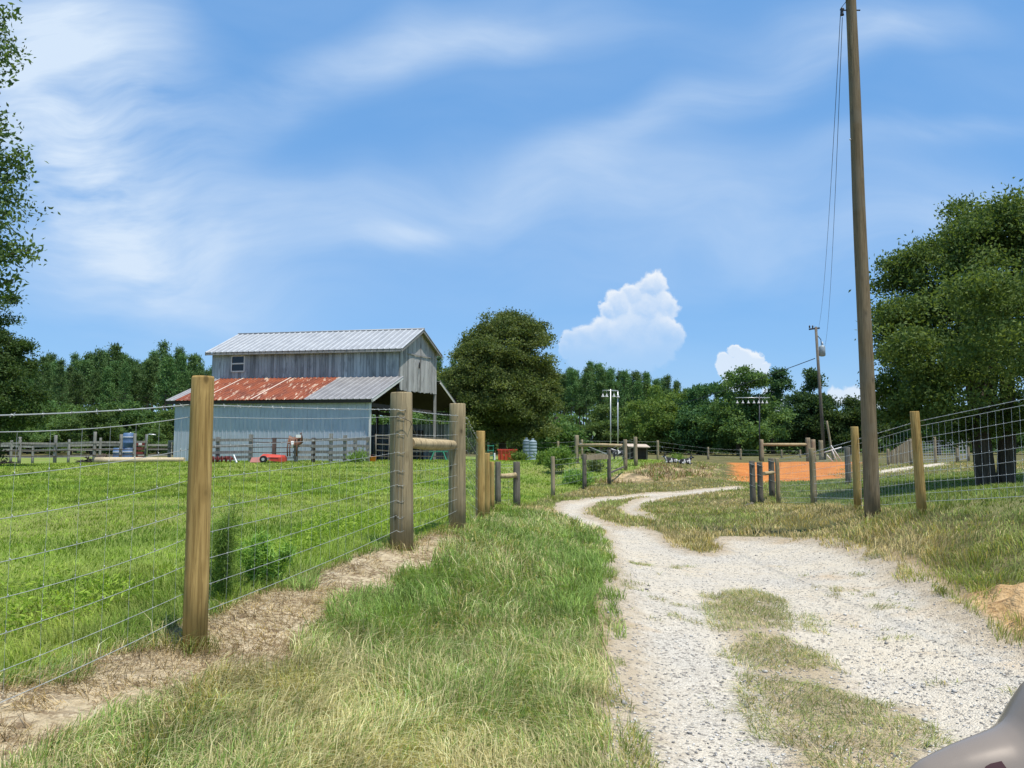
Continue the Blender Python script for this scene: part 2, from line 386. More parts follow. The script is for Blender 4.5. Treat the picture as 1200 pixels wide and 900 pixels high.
# ground
def ground_material():
    m, t, b = mat('ground_surface')
    pos = t.n('ShaderNodeNewGeometry').outputs['Position']
    n1 = t.noise(pos, 1.3, 6, .6); n3 = t.noise(pos, 7, 5, .6); n4 = t.noise(pos, 28, 4, .65); nb = t.noise(pos, .25, 4)
    def mk(name, w, amp=.35, off=0):
        d = t.attr(name)
        d = t.m('ADD', d, t.m('MULTIPLY', t.m('SUBTRACT', t.m('ADD', t.m('MULTIPLY', n1, .55), t.m('MULTIPLY', n3, .45)), .5), amp * 2))
        d = t.m('ADD', d, t.m('MULTIPLY', t.m('SUBTRACT', n4, .5), amp * .8))
        return t.mr(d, off - w, off + w, smooth=True)
    # turf soil seen between the blades
    turf = t.mix(n3, (.085, .085, .032), (.15, .14, .055))
    turf = t.mix(t.mr(n1, .5, .75), turf, (.22, .17, .09))
    past = t.mix(t.mr(n1, .3, .7), (.145, .225, .035), (.22, .275, .065))
    past = t.mix(t.m('MULTIPLY', t.mr(nb, .42, .66), .65), past, (.25, .23, .085))
    past = t.mix(t.m('MULTIPLY', t.mr(n4, .5, .8), .5), past, (.06, .10, .02))
    c = t.mix(mk('past', .15), turf, past)
    rf = t.mix(t.mr(n1, .3, .7), (.10, .14, .035), (.24, .21, .10))
    c = t.mix(mk('rfield', .2), c, rf)
    # sand strip with dead litter
    sand = t.mix(t.mr(n3, .3, .7), (.43, .34, .205), (.60, .495, .33))
    lit = t.mr(t.noise(t.mapping(pos, (1, 1, 1)), 16, 5, .7, 1.2), .46, .56)
    sand = t.mix(t.m('MULTIPLY', t.m('MULTIPLY', lit, t.mr(n1, .40, .50)), .95), sand, t.mix(n4, (.12, .08, .045), (.27, .19, .11)))
    c = t.mix(mk('sand', .1, .3), c, sand)
    mound = t.mix(t.mr(n1, .42, .58), (.17, .13, .075), (.52, .38, .22)); mound = t.mix(t.mr(n3, .5, .7), mound, (.13, .15, .05))
    c = t.mix(mk('mound', .3, .9), c, mound)
    edge = t.mix(n3, (.26, .185, .10), (.42, .32, .20))
    c = t.mix(t.m('MULTIPLY', mk('edge', .06, .15), .85), c, edge)
    clay = t.mix(t.mr(n3, .3, .7), (.40, .24, .10), (.60, .41, .21)); clay = t.mix(t.m('MULTIPLY', t.mr(t.noise(t.mapping(pos, (2, 5, 9)), 1, 5, .7, .6), .50, .62), .75), clay, (.17, .095, .045)); clay = t.mix(t.m('MULTIPLY', t.mr(n4, .55, .7), .4), clay, (.70, .50, .28))
    c = t.mix(mk('clay', .06, .25), c, clay)
    orange = t.mix(t.mr(n1, .35, .65), (.48, .155, .032), (.57, .225, .055)); orange = t.mix(t.m('MULTIPLY', t.mr(t.noise(t.mapping(pos, (.35, 1.6, 1)), 1, 5, .65), .48, .62), .55), orange, (.36, .095, .022)); orange = t.mix(t.m('MULTIPLY', t.mr(n3, .5, .66), .6), orange, (.60, .31, .14))
    c = t.mix(mk('orange', .25, 1.2, .7), c, orange)
    drive = t.mix(n1, (.50, .43, .33), (.62, .55, .44))
    c = t.mix(mk('drive', .4, .6), c, drive)
    # gravel: pale crushed stone pressed into dust
    wob = t.vm('ADD', pos, t.vm('SCALE', t.noise(pos, 30, 3, out='Color'), sc=.02))
    v1 = t.vor(wob, 80, out='Color'); v1d = t.vor(wob, 80)
    v2 = t.vor(wob, 170, out='Color')
    st = t.mix(.5, v1, v2); bw = t.n('ShaderNodeRGBToBW'); t.put(bw.inputs[0], st); st = bw.outputs[0]
    n0 = t.noise(pos, .55, 4, .6)
    dust = t.mr(t.m('ADD', t.m('MULTIPLY', n1, .5), t.m('MULTIPLY', n0, .75)), .50, .72)
    stones = t.ramp(st, [(.18, (.16, .155, .145)), (.34, (.36, .345, .315)), (.55, (.50, .475, .43)), (.8, (.66, .635, .58))])
    dustc = t.mix(t.mr(n3, .3, .7), (.545, .475, .365), (.63, .57, .465))
    dustc = t.mix(t.m('MULTIPLY', t.mr(n4, .52, .75), .4), dustc, (.36, .31, .245))
    grav = t.mix(t.m('ADD', t.m('MULTIPLY', dust, .55), .30), stones, dustc)
    grav = t.mix(t.m('MULTIPLY', t.mr(t.noise(pos, .9, 4, .6, .5), .57, .7), .6), grav, (.50, .36, .21))
    gm = mk('gravel', .06, .17)
    fringe = t.mr(t.m('ADD', t.attr('gravel'), t.m('MULTIPLY', t.m('SUBTRACT', n3, .5), .3)), .42, .12, smooth=True)
    grav = t.mix(t.m('MULTIPLY', fringe, .6), grav, t.mix(n3, (.27, .20, .12), (.46, .37, .25)))
    med = t.m('MULTIPLY', mk('median', .12, .3), .85)
    grav = t.mix(med, grav, t.mix(n3, (.28, .225, .14), (.46, .37, .25)))
    spk = t.vor(wob, 48, out='Color'); sb = t.n('ShaderNodeRGBToBW'); t.put(sb.inputs[0], spk)
    grav = t.mix(t.m('MULTIPLY', t.mr(sb.outputs[0], .24, .2), .75), grav, (.17, .155, .14))
    grav = t.mix(1.0, grav, (1.13, 1.10, 1.045), 'MULTIPLY')
    c = t.mix(gm, c, grav)
    t.put(b.inputs['Base Color'], c); b.inputs['Roughness'].default_value = .95; b.inputs['Specular IOR Level'].default_value = .1
    hg = t.m('MULTIPLY', t.m('ADD', t.m('MULTIPLY', t.m('SUBTRACT', 1, v1d), .8), t.m('MULTIPLY', n4, .5)), 1)
    hh = t.m('ADD', t.m('MULTIPLY', n3, 2.2), t.m('MULTIPLY', n4, 1.4))
    hmix = t.mix(gm, hh, hg)
    t.put(b.inputs['Normal'], t.bump(hmix, .9, .02))
    return m
M['ground'] = ground_material()
GRASS_N = 520000
# ------------------------------------------------------------------ camera, sun, sky
cam = bpy.data.cameras.new('camera'); cam.lens = 27.0; cam.sensor_width = 36.0; cam.clip_end = 6000; cam.clip_start = .05
camo = bpy.data.objects.new('camera', cam); col.objects.link(camo)
camo.location = (0, 0, EYE); camo.rotation_euler = (math.pi / 2 + PITCH, 0, 0)
scene.camera = camo
SUN_EL = R(72); SUN_AZ = math.atan2(.68, -.73)     # clockwise from +Y
TOSUN = Vector((math.sin(SUN_AZ) * math.cos(SUN_EL), math.cos(SUN_AZ) * math.cos(SUN_EL), math.sin(SUN_EL)))
sl = bpy.data.lights.new('sun', 'SUN'); sl.energy = 4.4; sl.angle = R(.53); sl.color = (1, .955, .88)
so = bpy.data.objects.new('sun', sl); col.objects.link(so); so.location = (20, -10, 40)
so.rotation_euler = (-TOSUN).to_track_quat('-Z', 'Y').to_euler()
vs = scene.view_settings
vs.view_transform = 'Standard'; vs.look = 'None'; vs.gamma = 1; vs.use_curve_mapping = False; vs.exposure = 0.35
scene.cycles.max_bounces = 8; scene.cycles.transparent_max_bounces = 8; scene.cycles.diffuse_bounces = 3
scene.cycles.use_denoising = True

def sky():
    w = bpy.data.worlds.new('World'); scene.world = w; w.use_nodes = True
    t = NT(w.node_tree); bg = w.node_tree.nodes['Background']
    sk = t.n('ShaderNodeTexSky', sky_type='NISHITA'); sk.sun_disc = False
    sk.sun_elevation = SUN_EL; sk.sun_rotation = SUN_AZ; sk.air_density = 1.0; sk.dust_density = .35; sk.ozone_density = 1.6; sk.altitude = 60
    dr = t.n('ShaderNodeTexCoord').outputs['Generated']
    sep = t.n('ShaderNodeSeparateXYZ'); t.put(sep.inputs[0], dr)
    y = t.m('MAXIMUM', t.m('ABSOLUTE', sep.outputs[1]), .15)
    s_ = t.m('DIVIDE', sep.outputs[0], y); t_ = t.m('DIVIDE', sep.outputs[2], y)
    cmb = t.n('ShaderNodeCombineXYZ'); t.put(cmb.inputs[0], s_); t.put(cmb.inputs[1], t_)
    p = cmb.outputs[0]
    hs = t.n('ShaderNodeHueSaturation'); t.put(hs.inputs['Color'], sk.outputs[0]); hs.inputs['Saturation'].default_value = 1.12; hs.inputs['Value'].default_value = SKYV
    base = t.mix(.72, hs.outputs[0], t.mix(t.mr(t_, .02, .55), SKYLO, SKYHI))
    # thin high cloud: long soft streaks
    warp = t.vm('SCALE', t.vm('SUBTRACT', t.noise(p, 2.6, 2, .5, out='Color'), (.5, .5, .5)), sc=.26)
    pw = t.vm('ADD', p, warp)
    fib = t.noise(t.mapping(pw, (2.0, 9.0, 1), (0, 0, R(-14))), 1, 8, .62, .15)
    soft = t.noise(t.mapping(pw, (1.8, 4.5, 1), (0, 0, R(-10)), (3.1, 1.7, 0)), 1, 5, .55)
    dens = None
    def uv(u, v): return ((u - 600) / 900, (525 - v) / 900)
    BANDS = [  # u, v, angle (deg, up to the right), length, width (pixels), amount
        (95, 160, -62, 210, 95, 1.7), (20, 60, 0, 120, 100, 1.2), (150, 245, -30, 230, 66, 1.5), (330, 268, -4, 150, 40, .6), (455, 283, 12, 62, 13, .8), (500, 240, 6, 250, 46, .34), (700, 222, 4, 280, 56, .36), (930, 240, -2, 220, 58, .34),
        (330, 110, 34, 240, 46, .42), (480, 40, 22, 240, 48, .42), (640, 12, 8, 180, 34, .5), (780, 130, 24, 190, 38, .36), (920, 80, 20, 200, 36, .36), (1010, 15, 6, 190, 36, .6), (1130, 150, 12, 160, 20, .5),
        (600, 330, 0, 500, 40, .15), (90, 330, 0, 140, 60, .3), (880, 290, 0, 300, 40, .35), (1150, 260, 0, 160, 60, .45)]
    for u, v, ang, ln, wd, amt in BANDS:
        a = R(ang); cx, cy = uv(u, v)
        q = t.vm('SUBTRACT', pw, (cx, cy, 0))
        ca, sa = math.cos(a), math.sin(a)
        al = t.m('DIVIDE', t.vm('DOT_PRODUCT', q, (ca, sa, 0)), ln / 900 * .85); ac = t.m('DIVIDE', t.vm('DOT_PRODUCT', q, (-sa, ca, 0)), wd / 900 * .95)
        g = t.m('MULTIPLY', t.m('EXPONENT', t.m('MULTIPLY', t.m('ADD', t.m('MULTIPLY', al, al), t.m('MULTIPLY', ac, ac)), -1)), amt)
        dens = g if dens is None else t.m('ADD', dens, g)
    tex = t.m('ADD', t.m('MULTIPLY', fib, .55), t.m('MULTIPLY', soft, .85))
    cir = t.m('MULTIPLY', t.m('MULTIPLY', dens, t.mr(tex, .46, .92)), CIRRUS, clamp=True)
    veil = t.mr(soft, .40, .85, 0, .16)
    cir = t.m('MAXIMUM', cir, veil)
    c = t.mix(cir, base, CLOUDW)
    # heaped clouds low over the trees
    def heap(circles, seed, fade_lo, fade_hi):
        q = t.vm('ADD', p, (seed, 0, 0))
        w1 = t.vm('SCALE', t.vm('SUBTRACT', t.noise(q, 22, 2, .5, out='Color'), (.5, .5, .5)), sc=.022)
        w2 = t.vm('SCALE', t.vm('SUBTRACT', t.noise(q, 75, 5, .62, out='Color'), (.5, .5, .5)), sc=.016)
        pc = t.vm('ADD', t.vm('ADD', p, w1), w2)
        D = None; num = None; den = None
        for u, v, r in circles:
            cx, cy = uv(u, v)
            rel = t.vm('SCALE', t.vm('SUBTRACT', pc, (cx, cy, 0)), sc=900 / r)
            d = t.m('SUBTRACT', 1, t.vm('LENGTH', rel))
            w = t.m('EXPONENT', t.m('MULTIPLY', d, 7))
            nl = t.m('MULTIPLY', w, t.vm('DOT_PRODUCT', rel, (.10, .95, 0)))
            D = d if D is None else t.m('SMOOTH_MAX', D, d, .10)
            num = nl if num is None else t.m('ADD', num, nl); den = w if den is None else t.m('ADD', den, w)
        N = t.m('DIVIDE', num, t.m('MAXIMUM', den, 1e-4))
        mask = t.mr(t.m('ADD', D, t.m('MULTIPLY', t.m('SUBTRACT', t.noise(pc, 60, 4, .6), .5), .35)), -.06, .26, smooth=True)
        fade = t.mr(t.m('ADD', t_, t.m('MULTIPLY', t.m('SUBTRACT', t.noise(p, 14, 4), .5), .05)), (525 - fade_lo) / 900, (525 - fade_hi) / 900, smooth=True)
        puff = t.mr(t.noise(pc, 36, 5, .65), .3, .7)
        edge = t.mr(D, .05, .55, 1, 0, smooth=True)
        lit = t.m('ADD', t.m('MULTIPLY', t.mr(N, -.25, .75), .60), t.m('ADD', t.m('MULTIPLY', puff, .30), t.m('MULTIPLY', edge, .30)))
        return mask, t.m('MULTIPLY', lit, fade, clamp=True), fade
    m1, l1, f1 = heap([(766, 334, 22), (745, 345, 17), (780, 356, 20), (757, 362, 28), (728, 356, 20), (715, 362, 14), (742, 386, 36), (775, 388, 24), (788, 392, 19), (722, 400, 34), (708, 385, 20), (693, 396, 22), (672, 398, 15), (664, 408, 12), (690, 415, 30), (740, 415, 36), (770, 408, 24)], 1.3, 440, 360)
    body = t.mix(.42, base, CLOUDW)
    c = t.mix(t.m('MULTIPLY', m1, t.mr(t_, .06, .17, .12, .95)), c, t.mix(l1, body, CLOUDB))
    m2, l2, f2 = heap([(864, 411, 10), (874, 418, 14), (888, 421, 11), (853, 425, 12), (848, 433, 8), (874, 430, 19), (896, 433, 9), (868, 442, 20), (980, 466, 14), (1000, 466, 16), (905, 470, 18), (1020, 470, 14)], 4.7, 500, 415)
    c = t.mix(t.m('MULTIPLY', m2, .92), c, t.mix(t.m('MAXIMUM', l2, .55), body, CLOUDB))
    # a cloud bank low down all around, outside the picture too
    t.put(bg.inputs[0], c); bg.inputs[1].default_value = SKYS
SKYS = 0.15; SKYV = 1.0; SKYHI = (.76, 2.02, 4.15); SKYLO = (.84, 2.15, 4.25); CIRRUS = 1.05; CLOUDW = (3.5, 4.2, 5.1); CLOUDB = (4.9, 5.05, 5.2)
sky()

# ------------------------------------------------------------------ ground sheets
def build_ground():
    ang = np.concatenate([np.linspace(-180, -48, 45)[:-1], np.linspace(-48, 48, 420), np.linspace(48, 180, 45)[1:]])
    ang = np.radians(ang)
    rad = np.concatenate([[0.3, .8, 1.4], np.geomspace(1.9, 90, 430), np.geomspace(95, 4000, 60)])
    nr, na = len(rad), len(ang)
    Rg, Ag = np.meshgrid(rad, ang, indexing='ij')
    x = (Rg * np.sin(Ag)).ravel(); y = (Rg * np.cos(Ag)).ravel()
    z = H(x, y); mk = masks(x, y)
    far = np.hypot(x, y) > 95
    for k in mk:
        mk[k] = np.clip(mk[k], -3, 3)
    mk['past'] = np.where(np.hypot(x, y) > 80, -1, mk['past'])
    # the wheel tracks sink, clay lump and road crown
    g = np.clip(mk['gravel'] / .4, 0, 1)
    z = z - .035 * g
    z += np.clip(mk['clay'] / .25, 0, 1) * (.07 + .05 * np.sin(x * 9 + 2 * np.sin(y * 5)) * np.sin(y * 8 + x * 3) + .025 * np.sin(x * 23) * np.sin(y * 19))
    z += .03 * np.clip(mk['median'] / .3 + .3, 0, 1)
    z += np.clip(mk['mound'] / 1.2, 0, 1) * .10 * (np.sin(x * 2.9 + y) * np.sin(y * 2.3) + .4 * np.sin(x * 7))
    V = np.stack([x, y, z], 1)
    i, j = np.meshgrid(np.arange(nr - 1), np.arange(na - 1), indexing='ij')
    a = (i * na + j).ravel()
    F = np.stack([a, a + 1, a + na + 1, a + na], 1)
    fx = V[F].mean(1)
    fm = masks(fx[:, 0], fx[:, 1])
    fr = np.hypot(fx[:, 0], fx[:, 1])
    cls = np.zeros(len(F), int)
    cls[(fm['past'] > 0) & (fr < 80)] = 1
    cls[fm['sand'] > .2] = 2
    cls[fm['orange'] > .3] = 3
    cls[fm['gravel'] > .1] = 4
    for k, nm in enumerate(['ground', 'pasture', 'dirt_strip', 'clay_ground', 'gravel_road']):
        f = F[cls == k]
        used, inv = np.unique(f.ravel(), return_inverse=True)
        o = mesh_np(nm, V[used], inv[::-1] if False else inv.reshape(-1, 4)[:, ::-1].ravel(), 4, M['ground'], smooth=True)
        for key in mk:
            at_ = o.data.attributes.new(key, 'FLOAT', 'POINT'); at_.data.foreach_set('value', mk[key][used].astype(np.float32))
        tag(o, kind='structure')
build_ground()

def surf_z(x, y, mk=None):
    z = H(x, y)
    mk = mk or masks(x, y)
    z = z - .035 * np.clip(mk['gravel'] / .4, 0, 1)
    z = z + np.clip(mk['clay'] / .25, 0, 1) * (.07 + .05 * np.sin(x * 9 + 2 * np.sin(y * 5)) * np.sin(y * 8 + x * 3) + .025 * np.sin(x * 23) * np.sin(y * 19))
    z = z + .03 * np.clip(mk['median'] / .3 + .3, 0, 1)
    z = z + np.clip(mk['mound'] / 1.2, 0, 1) * .10 * (np.sin(x * 2.9 + y) * np.sin(y * 2.3) + .4 * np.sin(x * 7))
    return z

# ------------------------------------------------------------------ grass
def vnoise(x, y, s, seed=0):
    """smooth value noise in 0..1"""
    x = x * s + seed * 17.3; y = y * s + seed * 9.1
    xi = np.floor(x).astype(np.int64); yi = np.floor(y).astype(np.int64); fx = x - xi; fy = y - yi
    fx = fx * fx * (3 - 2 * fx); fy = fy * fy * (3 - 2 * fy)
    def hsh(a, b):
        n = (a * 374761393 + b * 668265263 + seed * 1442695041) & 0x7fffffff
        n = ((n ^ (n >> 13)) * 1274126177) & 0x7fffffff
        return ((n ^ (n >> 16)) & 0xffff) / 65535.0
    return (hsh(xi, yi) * (1 - fx) + hsh(xi + 1, yi) * fx) * (1 - fy) + (hsh(xi, yi + 1) * (1 - fx) + hsh(xi + 1, yi + 1) * fx) * fy

def blades(name, x, y, z, hgt, wid, c, lean=.35, bend=.5, parent=None, materialkey='grass', kind='stuff', label=None):
    n = len(x)
    a = rng.uniform(0, 2 * np.pi, n); b = 2 * np.pi * 1.6 * vnoise(x, y, 2.0, 51) + rng.normal(0, .95, n)
    c = np.minimum(c * ((.74 + .62 * vnoise(x, y, 5.0, 52)) * rng.uniform(.62, 1.55, n))[:, None], .85)
    wx, wy = np.cos(a) * wid / 2, np.sin(a) * wid / 2
    ln = np.abs(rng.normal(lean, lean * .5, n)); dx, dy = np.cos(b) * ln, np.sin(b) * ln
    base = np.stack([x, y, z - .01], 1)
    k = .55
    mid = base + np.stack([dx * hgt * k * .6, dy * hgt * k * .6, hgt * k], 1)
    drop = 1 - bend * np.minimum(ln, 1) * .6
    tip = base + np.stack([dx * hgt * (1 + bend * .4), dy * hgt * (1 + bend * .4), hgt * drop], 1)
    w = np.stack([wx, wy, np.zeros(n)], 1)
    V = np.stack([base - w, base + w, mid + w * .75, mid - w * .75, tip], 1).reshape(-1, 3)
    o = np.arange(n) * 5
    tri = np.stack([o, o + 1, o + 2, o, o + 2, o + 3, o + 3, o + 2, o + 4], 1).ravel()
    C = np.repeat(c[:, None, :], 5, 1).copy()
    C = C.reshape(-1, 3)
    ob = mesh_np(name, V, tri, 3, M[materialkey], parent, C)
    if kind: ob['kind'] = kind
    if label: ob['label'] = label
    return ob

def lerpc(a, b, f): return np.asarray(a)[None] * (1 - f[:, None]) + np.asarray(b)[None] * f[:, None]

def build_grass(N=GRASS_N):
    r = np.exp(rng.uniform(math.log(2.3), math.log(52), N)); a = np.radians(rng.uniform(-43, 43, N))
    x = r * np.sin(a); y = r * np.cos(a)
    mk = masks(x, y); z = surf_z(x, y, mk)
    n1 = vnoise(x, y, 1.1, 1); n2 = vnoise(x, y, .35, 2); n3 = vnoise(x, y, 3.5, 3); rnd = rng.random(N)
    jit = (n3 - .5) * .35 + (n1 - .5) * .25
    road = mk['gravel'] + jit * .7 > .10
    sand = mk['sand'] + jit > .12
    clay = (mk['clay'] + jit * .8 > .10) | (mk['orange'] + (n2 - .5) * 2.2 + jit * 2 > .9) | (mk['drive'] + jit > .3)
    past = (mk['past'] > 0) & ~sand & ~road
    wpix = np.maximum(.0032, r * .00075)
    # --- pasture: fresh green, short, lush strip beside the fence
    s = past & ~clay & (mk['mound'] < .4)
    dist = mk['past']
    lush = np.clip(1 - dist / 1.6, 0, 1) * (r < 16)
    keep = s & (rnd < np.where(r < 14, .8, 1))
    q = keep
    hgt = (.035 + .04 * n1[q] + .06 * lush[q] * rng.random(q.sum()) ** .7 + np.where(r[q] > 15, .03, 0)) * rng.uniform(.6, 1.3, q.sum())
    c = lerpc((.165, .27, .030), (.295, .385, .075), rng.random(q.sum()))
    c = lerpc0(c, np.array((.34, .31, .11)), np.clip((n2[q] - .45) * 2.2, 0, .55) * rng.random(q.sum()))
    c = lerpc0(c, np.array((.085, .165, .025)), np.clip((n1[q] - .52) * 2.0, 0, .7))
    blades('pasture_grass', x[q], y[q], z[q], hgt, wpix[q] * 1.15, c, .55, .6)
    # --- verges
    s = ~past & ~road & ~sand & ~clay & (mk['mound'] < .5) & (r < 52)
    edge = mk['edge'] + jit * .4 > .02
    s &= ~(edge & (rnd < .80))
    left = s & (x < .9 + .05 * y) & (y < 16)
    q = left
    dryn = np.clip((vnoise(x, y, .8, 7) - .42) * 2.6, 0, 1)
    near = np.clip((5.6 - y) / 2.6, 0, 1)
    dry = np.clip(dryn * .45 + near * .55 * (.4 + n1) , 0, .92)
    m = q.sum()
    hgt = (.065 + .07 * n1[q] + .06 * n3[q]) * rng.uniform(.55, 1.4, m) * np.where(rng.random(m) < .04, 1.6, 1) * (1 - .30 * near[q])
    c = lerpc((.135, .22, .042), (.265, .335, .10), rng.random(m))
    dr = rng.random(m) < dry[q]
    c[dr] = lerpc((.42, .365, .18), (.62, .54, .31), rng.random(dr.sum()))
    blades('verge_grass', x[q], y[q], z[q], hgt, wpix[q] * rng.uniform(.8, 1.7, m), c, .65, .8)
    q = s & ~left & (mk['rfield'] < 0)
    m = q.sum()
    dry = np.clip(.56 + (vnoise(x, y, .55, 9) - .5) * 1.7, .08, .92)
    bank = np.clip(-mk['rfield'] , 0, 3)
    hgt = (.055 + .12 * n3[q] ** 2 + .04 * n1[q]) * rng.uniform(.6, 1.4, m) * np.where(y[q] > 14, .75, 1.0)
    c = lerpc((.18, .235, .055), (.33, .35, .12), rng.random(m))
    dr = rng.random(m) < dry[q]
    c[dr] = lerpc((.36, .28, .13), (.55, .45, .24), rng.random(dr.sum()))
    blades('roadside_grass', x[q], y[q], z[q], hgt, wpix[q] * 1.1, c, .55, .7)
    q = s & ~left & (mk['rfield'] >= 0)
    m = q.sum()
    hgt = (.05 + .06 * n1[q]) * rng.uniform(.6, 1.4, m)
    c = lerpc((.11, .20, .04), (.25, .28, .09), rng.random(m))
    blades('paddock_grass', x[q], y[q], z[q], hgt, wpix[q] * 1.1, c, .5, .6)
    # --- thin grass in the middle of the track
    K = 190000
    bx = rng.uniform(0.5, 6, K); by = rng.uniform(2.6, 10, K)
    mm = masks(bx, by)
    cl = vnoise(bx, by, 2.2, 5) * .6 + vnoise(bx, by, 6, 6) * .4
    cl = cl + .25 * (vnoise(bx, by, 16, 61) - .5)
    q = (mm['median'] > -.10) & (cl > .43 - .12 * np.clip(mm['median'] / .2, -1, 1)) & (rng.random(K) < .72)
    q |= (mm['gravel'] > 0) & (mm['gravel'] < .15) & (cl > .66)
    q |= (mm['gravel'] > .2) & (cl > .76) & (rng.random(K) < .5) & (by > 4.5)
    m = q.sum(); hz = surf_z(bx[q], by[q])
    c = lerpc((.14, .20, .055), (.27, .31, .12), rng.random(m)); dr = rng.random(m) < .33
    c[dr] = lerpc((.38, .32, .17), (.54, .47, .29), rng.random(dr.sum()))
    blades('track_grass', bx[q], by[q], hz, rng.uniform(.025, .085, m), rng.uniform(.003, .0055, m), c, 1.25, 1.0)
    # --- dead brown litter and straw on the sprayed strip
    K = 150000
    bx = rng.uniform(-3.4, 0, K); by = 1.6 + 10.5 * rng.random(K) ** 1.3
    mm = masks(bx, by)
    cl = vnoise(bx, by, 2.0, 11) * .55 + vnoise(bx, by, 7, 12) * .45
    q = (mm['sand'] > -.05) & (cl > .44)
    m = q.sum(); hz = surf_z(bx[q], by[q])
    c = lerpc((.14, .10, .055), (.34, .25, .13), rng.random(m)); dr = rng.random(m) < .38
    c[dr] = lerpc((.40, .31, .17), (.56, .455, .27), rng.random(dr.sum()))
    blades('dead_litter', bx[q], by[q], hz, rng.uniform(.012, .05, m) * np.where(rng.random(m) < .3, 2.2, 1), np.full(m, .0038), c, 1.5, .9)
    # --- brown dead growth on the spoil mound
    K = 9000
    bx = rng.uniform(2.5, 9.5, K); by = rng.uniform(27, 40, K)
    mm = masks(bx, by); cl = vnoise(bx, by, .9, 21)
    q = (mm['mound'] > 0) & (cl > .40)
    m = q.sum(); hz = surf_z(bx[q], by[q])
    c = lerpc((.15, .10, .06), (.32, .23, .13), rng.random(m)); dr = rng.random(m) < .35
    c[dr] = lerpc((.11, .17, .04), (.20, .25, .07), rng.random(dr.sum()))
    blades('mound_weeds', bx[q], by[q], hz, rng.uniform(.08, .35, m), np.full(m, .03), c, .8, .8)
    # --- loose stones on the road
    K = 30000
    r = np.exp(rng.uniform(math.log(2.6), math.log(15), K)); a = np.radians(rng.uniform(-5, 43, K))
    bx = r * np.sin(a); by = r * np.cos(a)
    mm = masks(bx, by); cl = vnoise(bx, by, 1.3, 31)
    q = (mm['gravel'] > .0) & (rng.random(K) < .15 + .5 * cl)
    bx, by = bx[q], by[q]; m = len(bx); hz = surf_z(bx, by)
    sz = rng.uniform(.004, .012, m) * np.where(rng.random(m) < .03, 2.0, 1)
    th = rng.uniform(0, 6.28, m)
    oct_ = np.array([(1, 0, 0), (0, 1, 0), (-1, 0, 0), (0, -1, 0), (.3, .2, 1), (-.2, -.1, -1)], float)
    rr = rng.uniform(.6, 1.25, (m, 6, 1)); P = oct_[None] * rr * sz[:, None, None]; P[:, :, 2] *= .65
    X = P[:, :, 0] * np.cos(th)[:, None] - P[:, :, 1] * np.sin(th)[:, None] + bx[:, None]
    Yv = P[:, :, 0] * np.sin(th)[:, None] + P[:, :, 1] * np.cos(th)[:, None] + by[:, None]
    V = np.stack([X, Yv, P[:, :, 2] + hz[:, None] + sz[:, None] * .25], 2).reshape(-1, 3)
    tri = np.array([(0, 1, 4), (1, 2, 4), (2, 3, 4), (3, 0, 4), (1, 0, 5), (2, 1, 5), (3, 2, 5), (0, 3, 5)])
    F = (np.arange(m)[:, None, None] * 6 + tri[None]).ravel()
    c = lerpc((.16, .15, .14), (.62, .59, .53), rng.random(m) ** .9)
    ob = mesh_np('gravel_stones', V, F, 3, M['stone'], None, np.repeat(c, 6, 0)); ob['kind'] = 'stuff'

def lerpc0(c, d, f): return c * (1 - f[:, None]) + d[None] * f[:, None]
m_, t_, b_ = mat('loose_stone'); t_.put(b_.inputs['Base Color'], t_.attr('leafcol', 'Color')); b_.inputs['Roughness'].default_value = .9; M['stone'] = m_
build_grass()

def clump_weeds(name, spots, hgt, c1, c2, label, cat, n=220, group=None, width=.012, spread=.3):
    """a leafy or feathery weed: thin stems carrying many small leaves"""
    for (x, y, lab) in spots:
        z = h1(x, y); root = empty(name, (x, y, z), lab, cat, group)
        st = MB(); pts = []
        for k in range(9):
            a = random.uniform(0, 6.28); s = random.uniform(.1, 1) * spread; hh = hgt * random.uniform(.6, 1.05)
            p = [Vector((x + math.cos(a) * s * f ** .7 * .9, y + math.sin(a) * s * f ** .7 * .9, z - .02 + hh * f)) for f in (0, .35, .7, 1)]
            st.tube(p, [.006, .005, .004, .002], 4, False); pts.append(p)
        st.build('stem', M['stem'], root)
        nn = n * 9; k = rng.integers(0, 9, nn); f = rng.uniform(.08, 1, nn)
        P = np.array([[tuple(q) for q in p] for p in pts]); seg = np.clip((f * 3).astype(int), 0, 2); fr = f * 3 - seg
        base = P[k, seg] * (1 - fr[:, None]) + P[k, seg + 1] * fr[:, None]
        leaf_cloud('leaves', base, .02, (.035, .085), width, (c1, c2), root, up=.35)
M['stem'] = pmat('weed_stem', (.12, .17, .05), .7)

def leaf_cloud(name, centers, sig, lrange, width, cols, parent, up=.2, matkey='leaf', tintf=None, fold=.25):
    n = len(centers)
    c = centers + rng.normal(0, 1, (n, 3)) * sig
    d = rng.normal(0, 1, (n, 3)); d[:, 2] += up; d /= np.linalg.norm(d, axis=1)[:, None]
    e = rng.normal(0, 1, (n, 3)); e -= (e * d).sum(1)[:, None] * d; e /= np.linalg.norm(e, axis=1)[:, None]
    L = rng.uniform(*lrange, n)[:, None]
    w = (width * L if width > .2 else np.full_like(L, width))
    nr = np.cross(d, e)
    V = np.stack([c, c + d * L * .45 + e * w * .5 + nr * fold * w, c + d * L, c + d * L * .45 - e * w * .5 + nr * fold * w], 1).reshape(-1, 3)
    o = np.arange(n) * 4
    F = np.stack([o, o + 1, o + 2, o, o + 2, o + 3], 1).ravel()
    f = rng.random(n) if tintf is None else np.clip(tintf + rng.normal(0, .18, n), 0, 1)
    C = lerpc(cols[0], cols[1], f)
    return mesh_np(name, V, F, 3, M[matkey], parent, np.repeat(C, 4, 0))
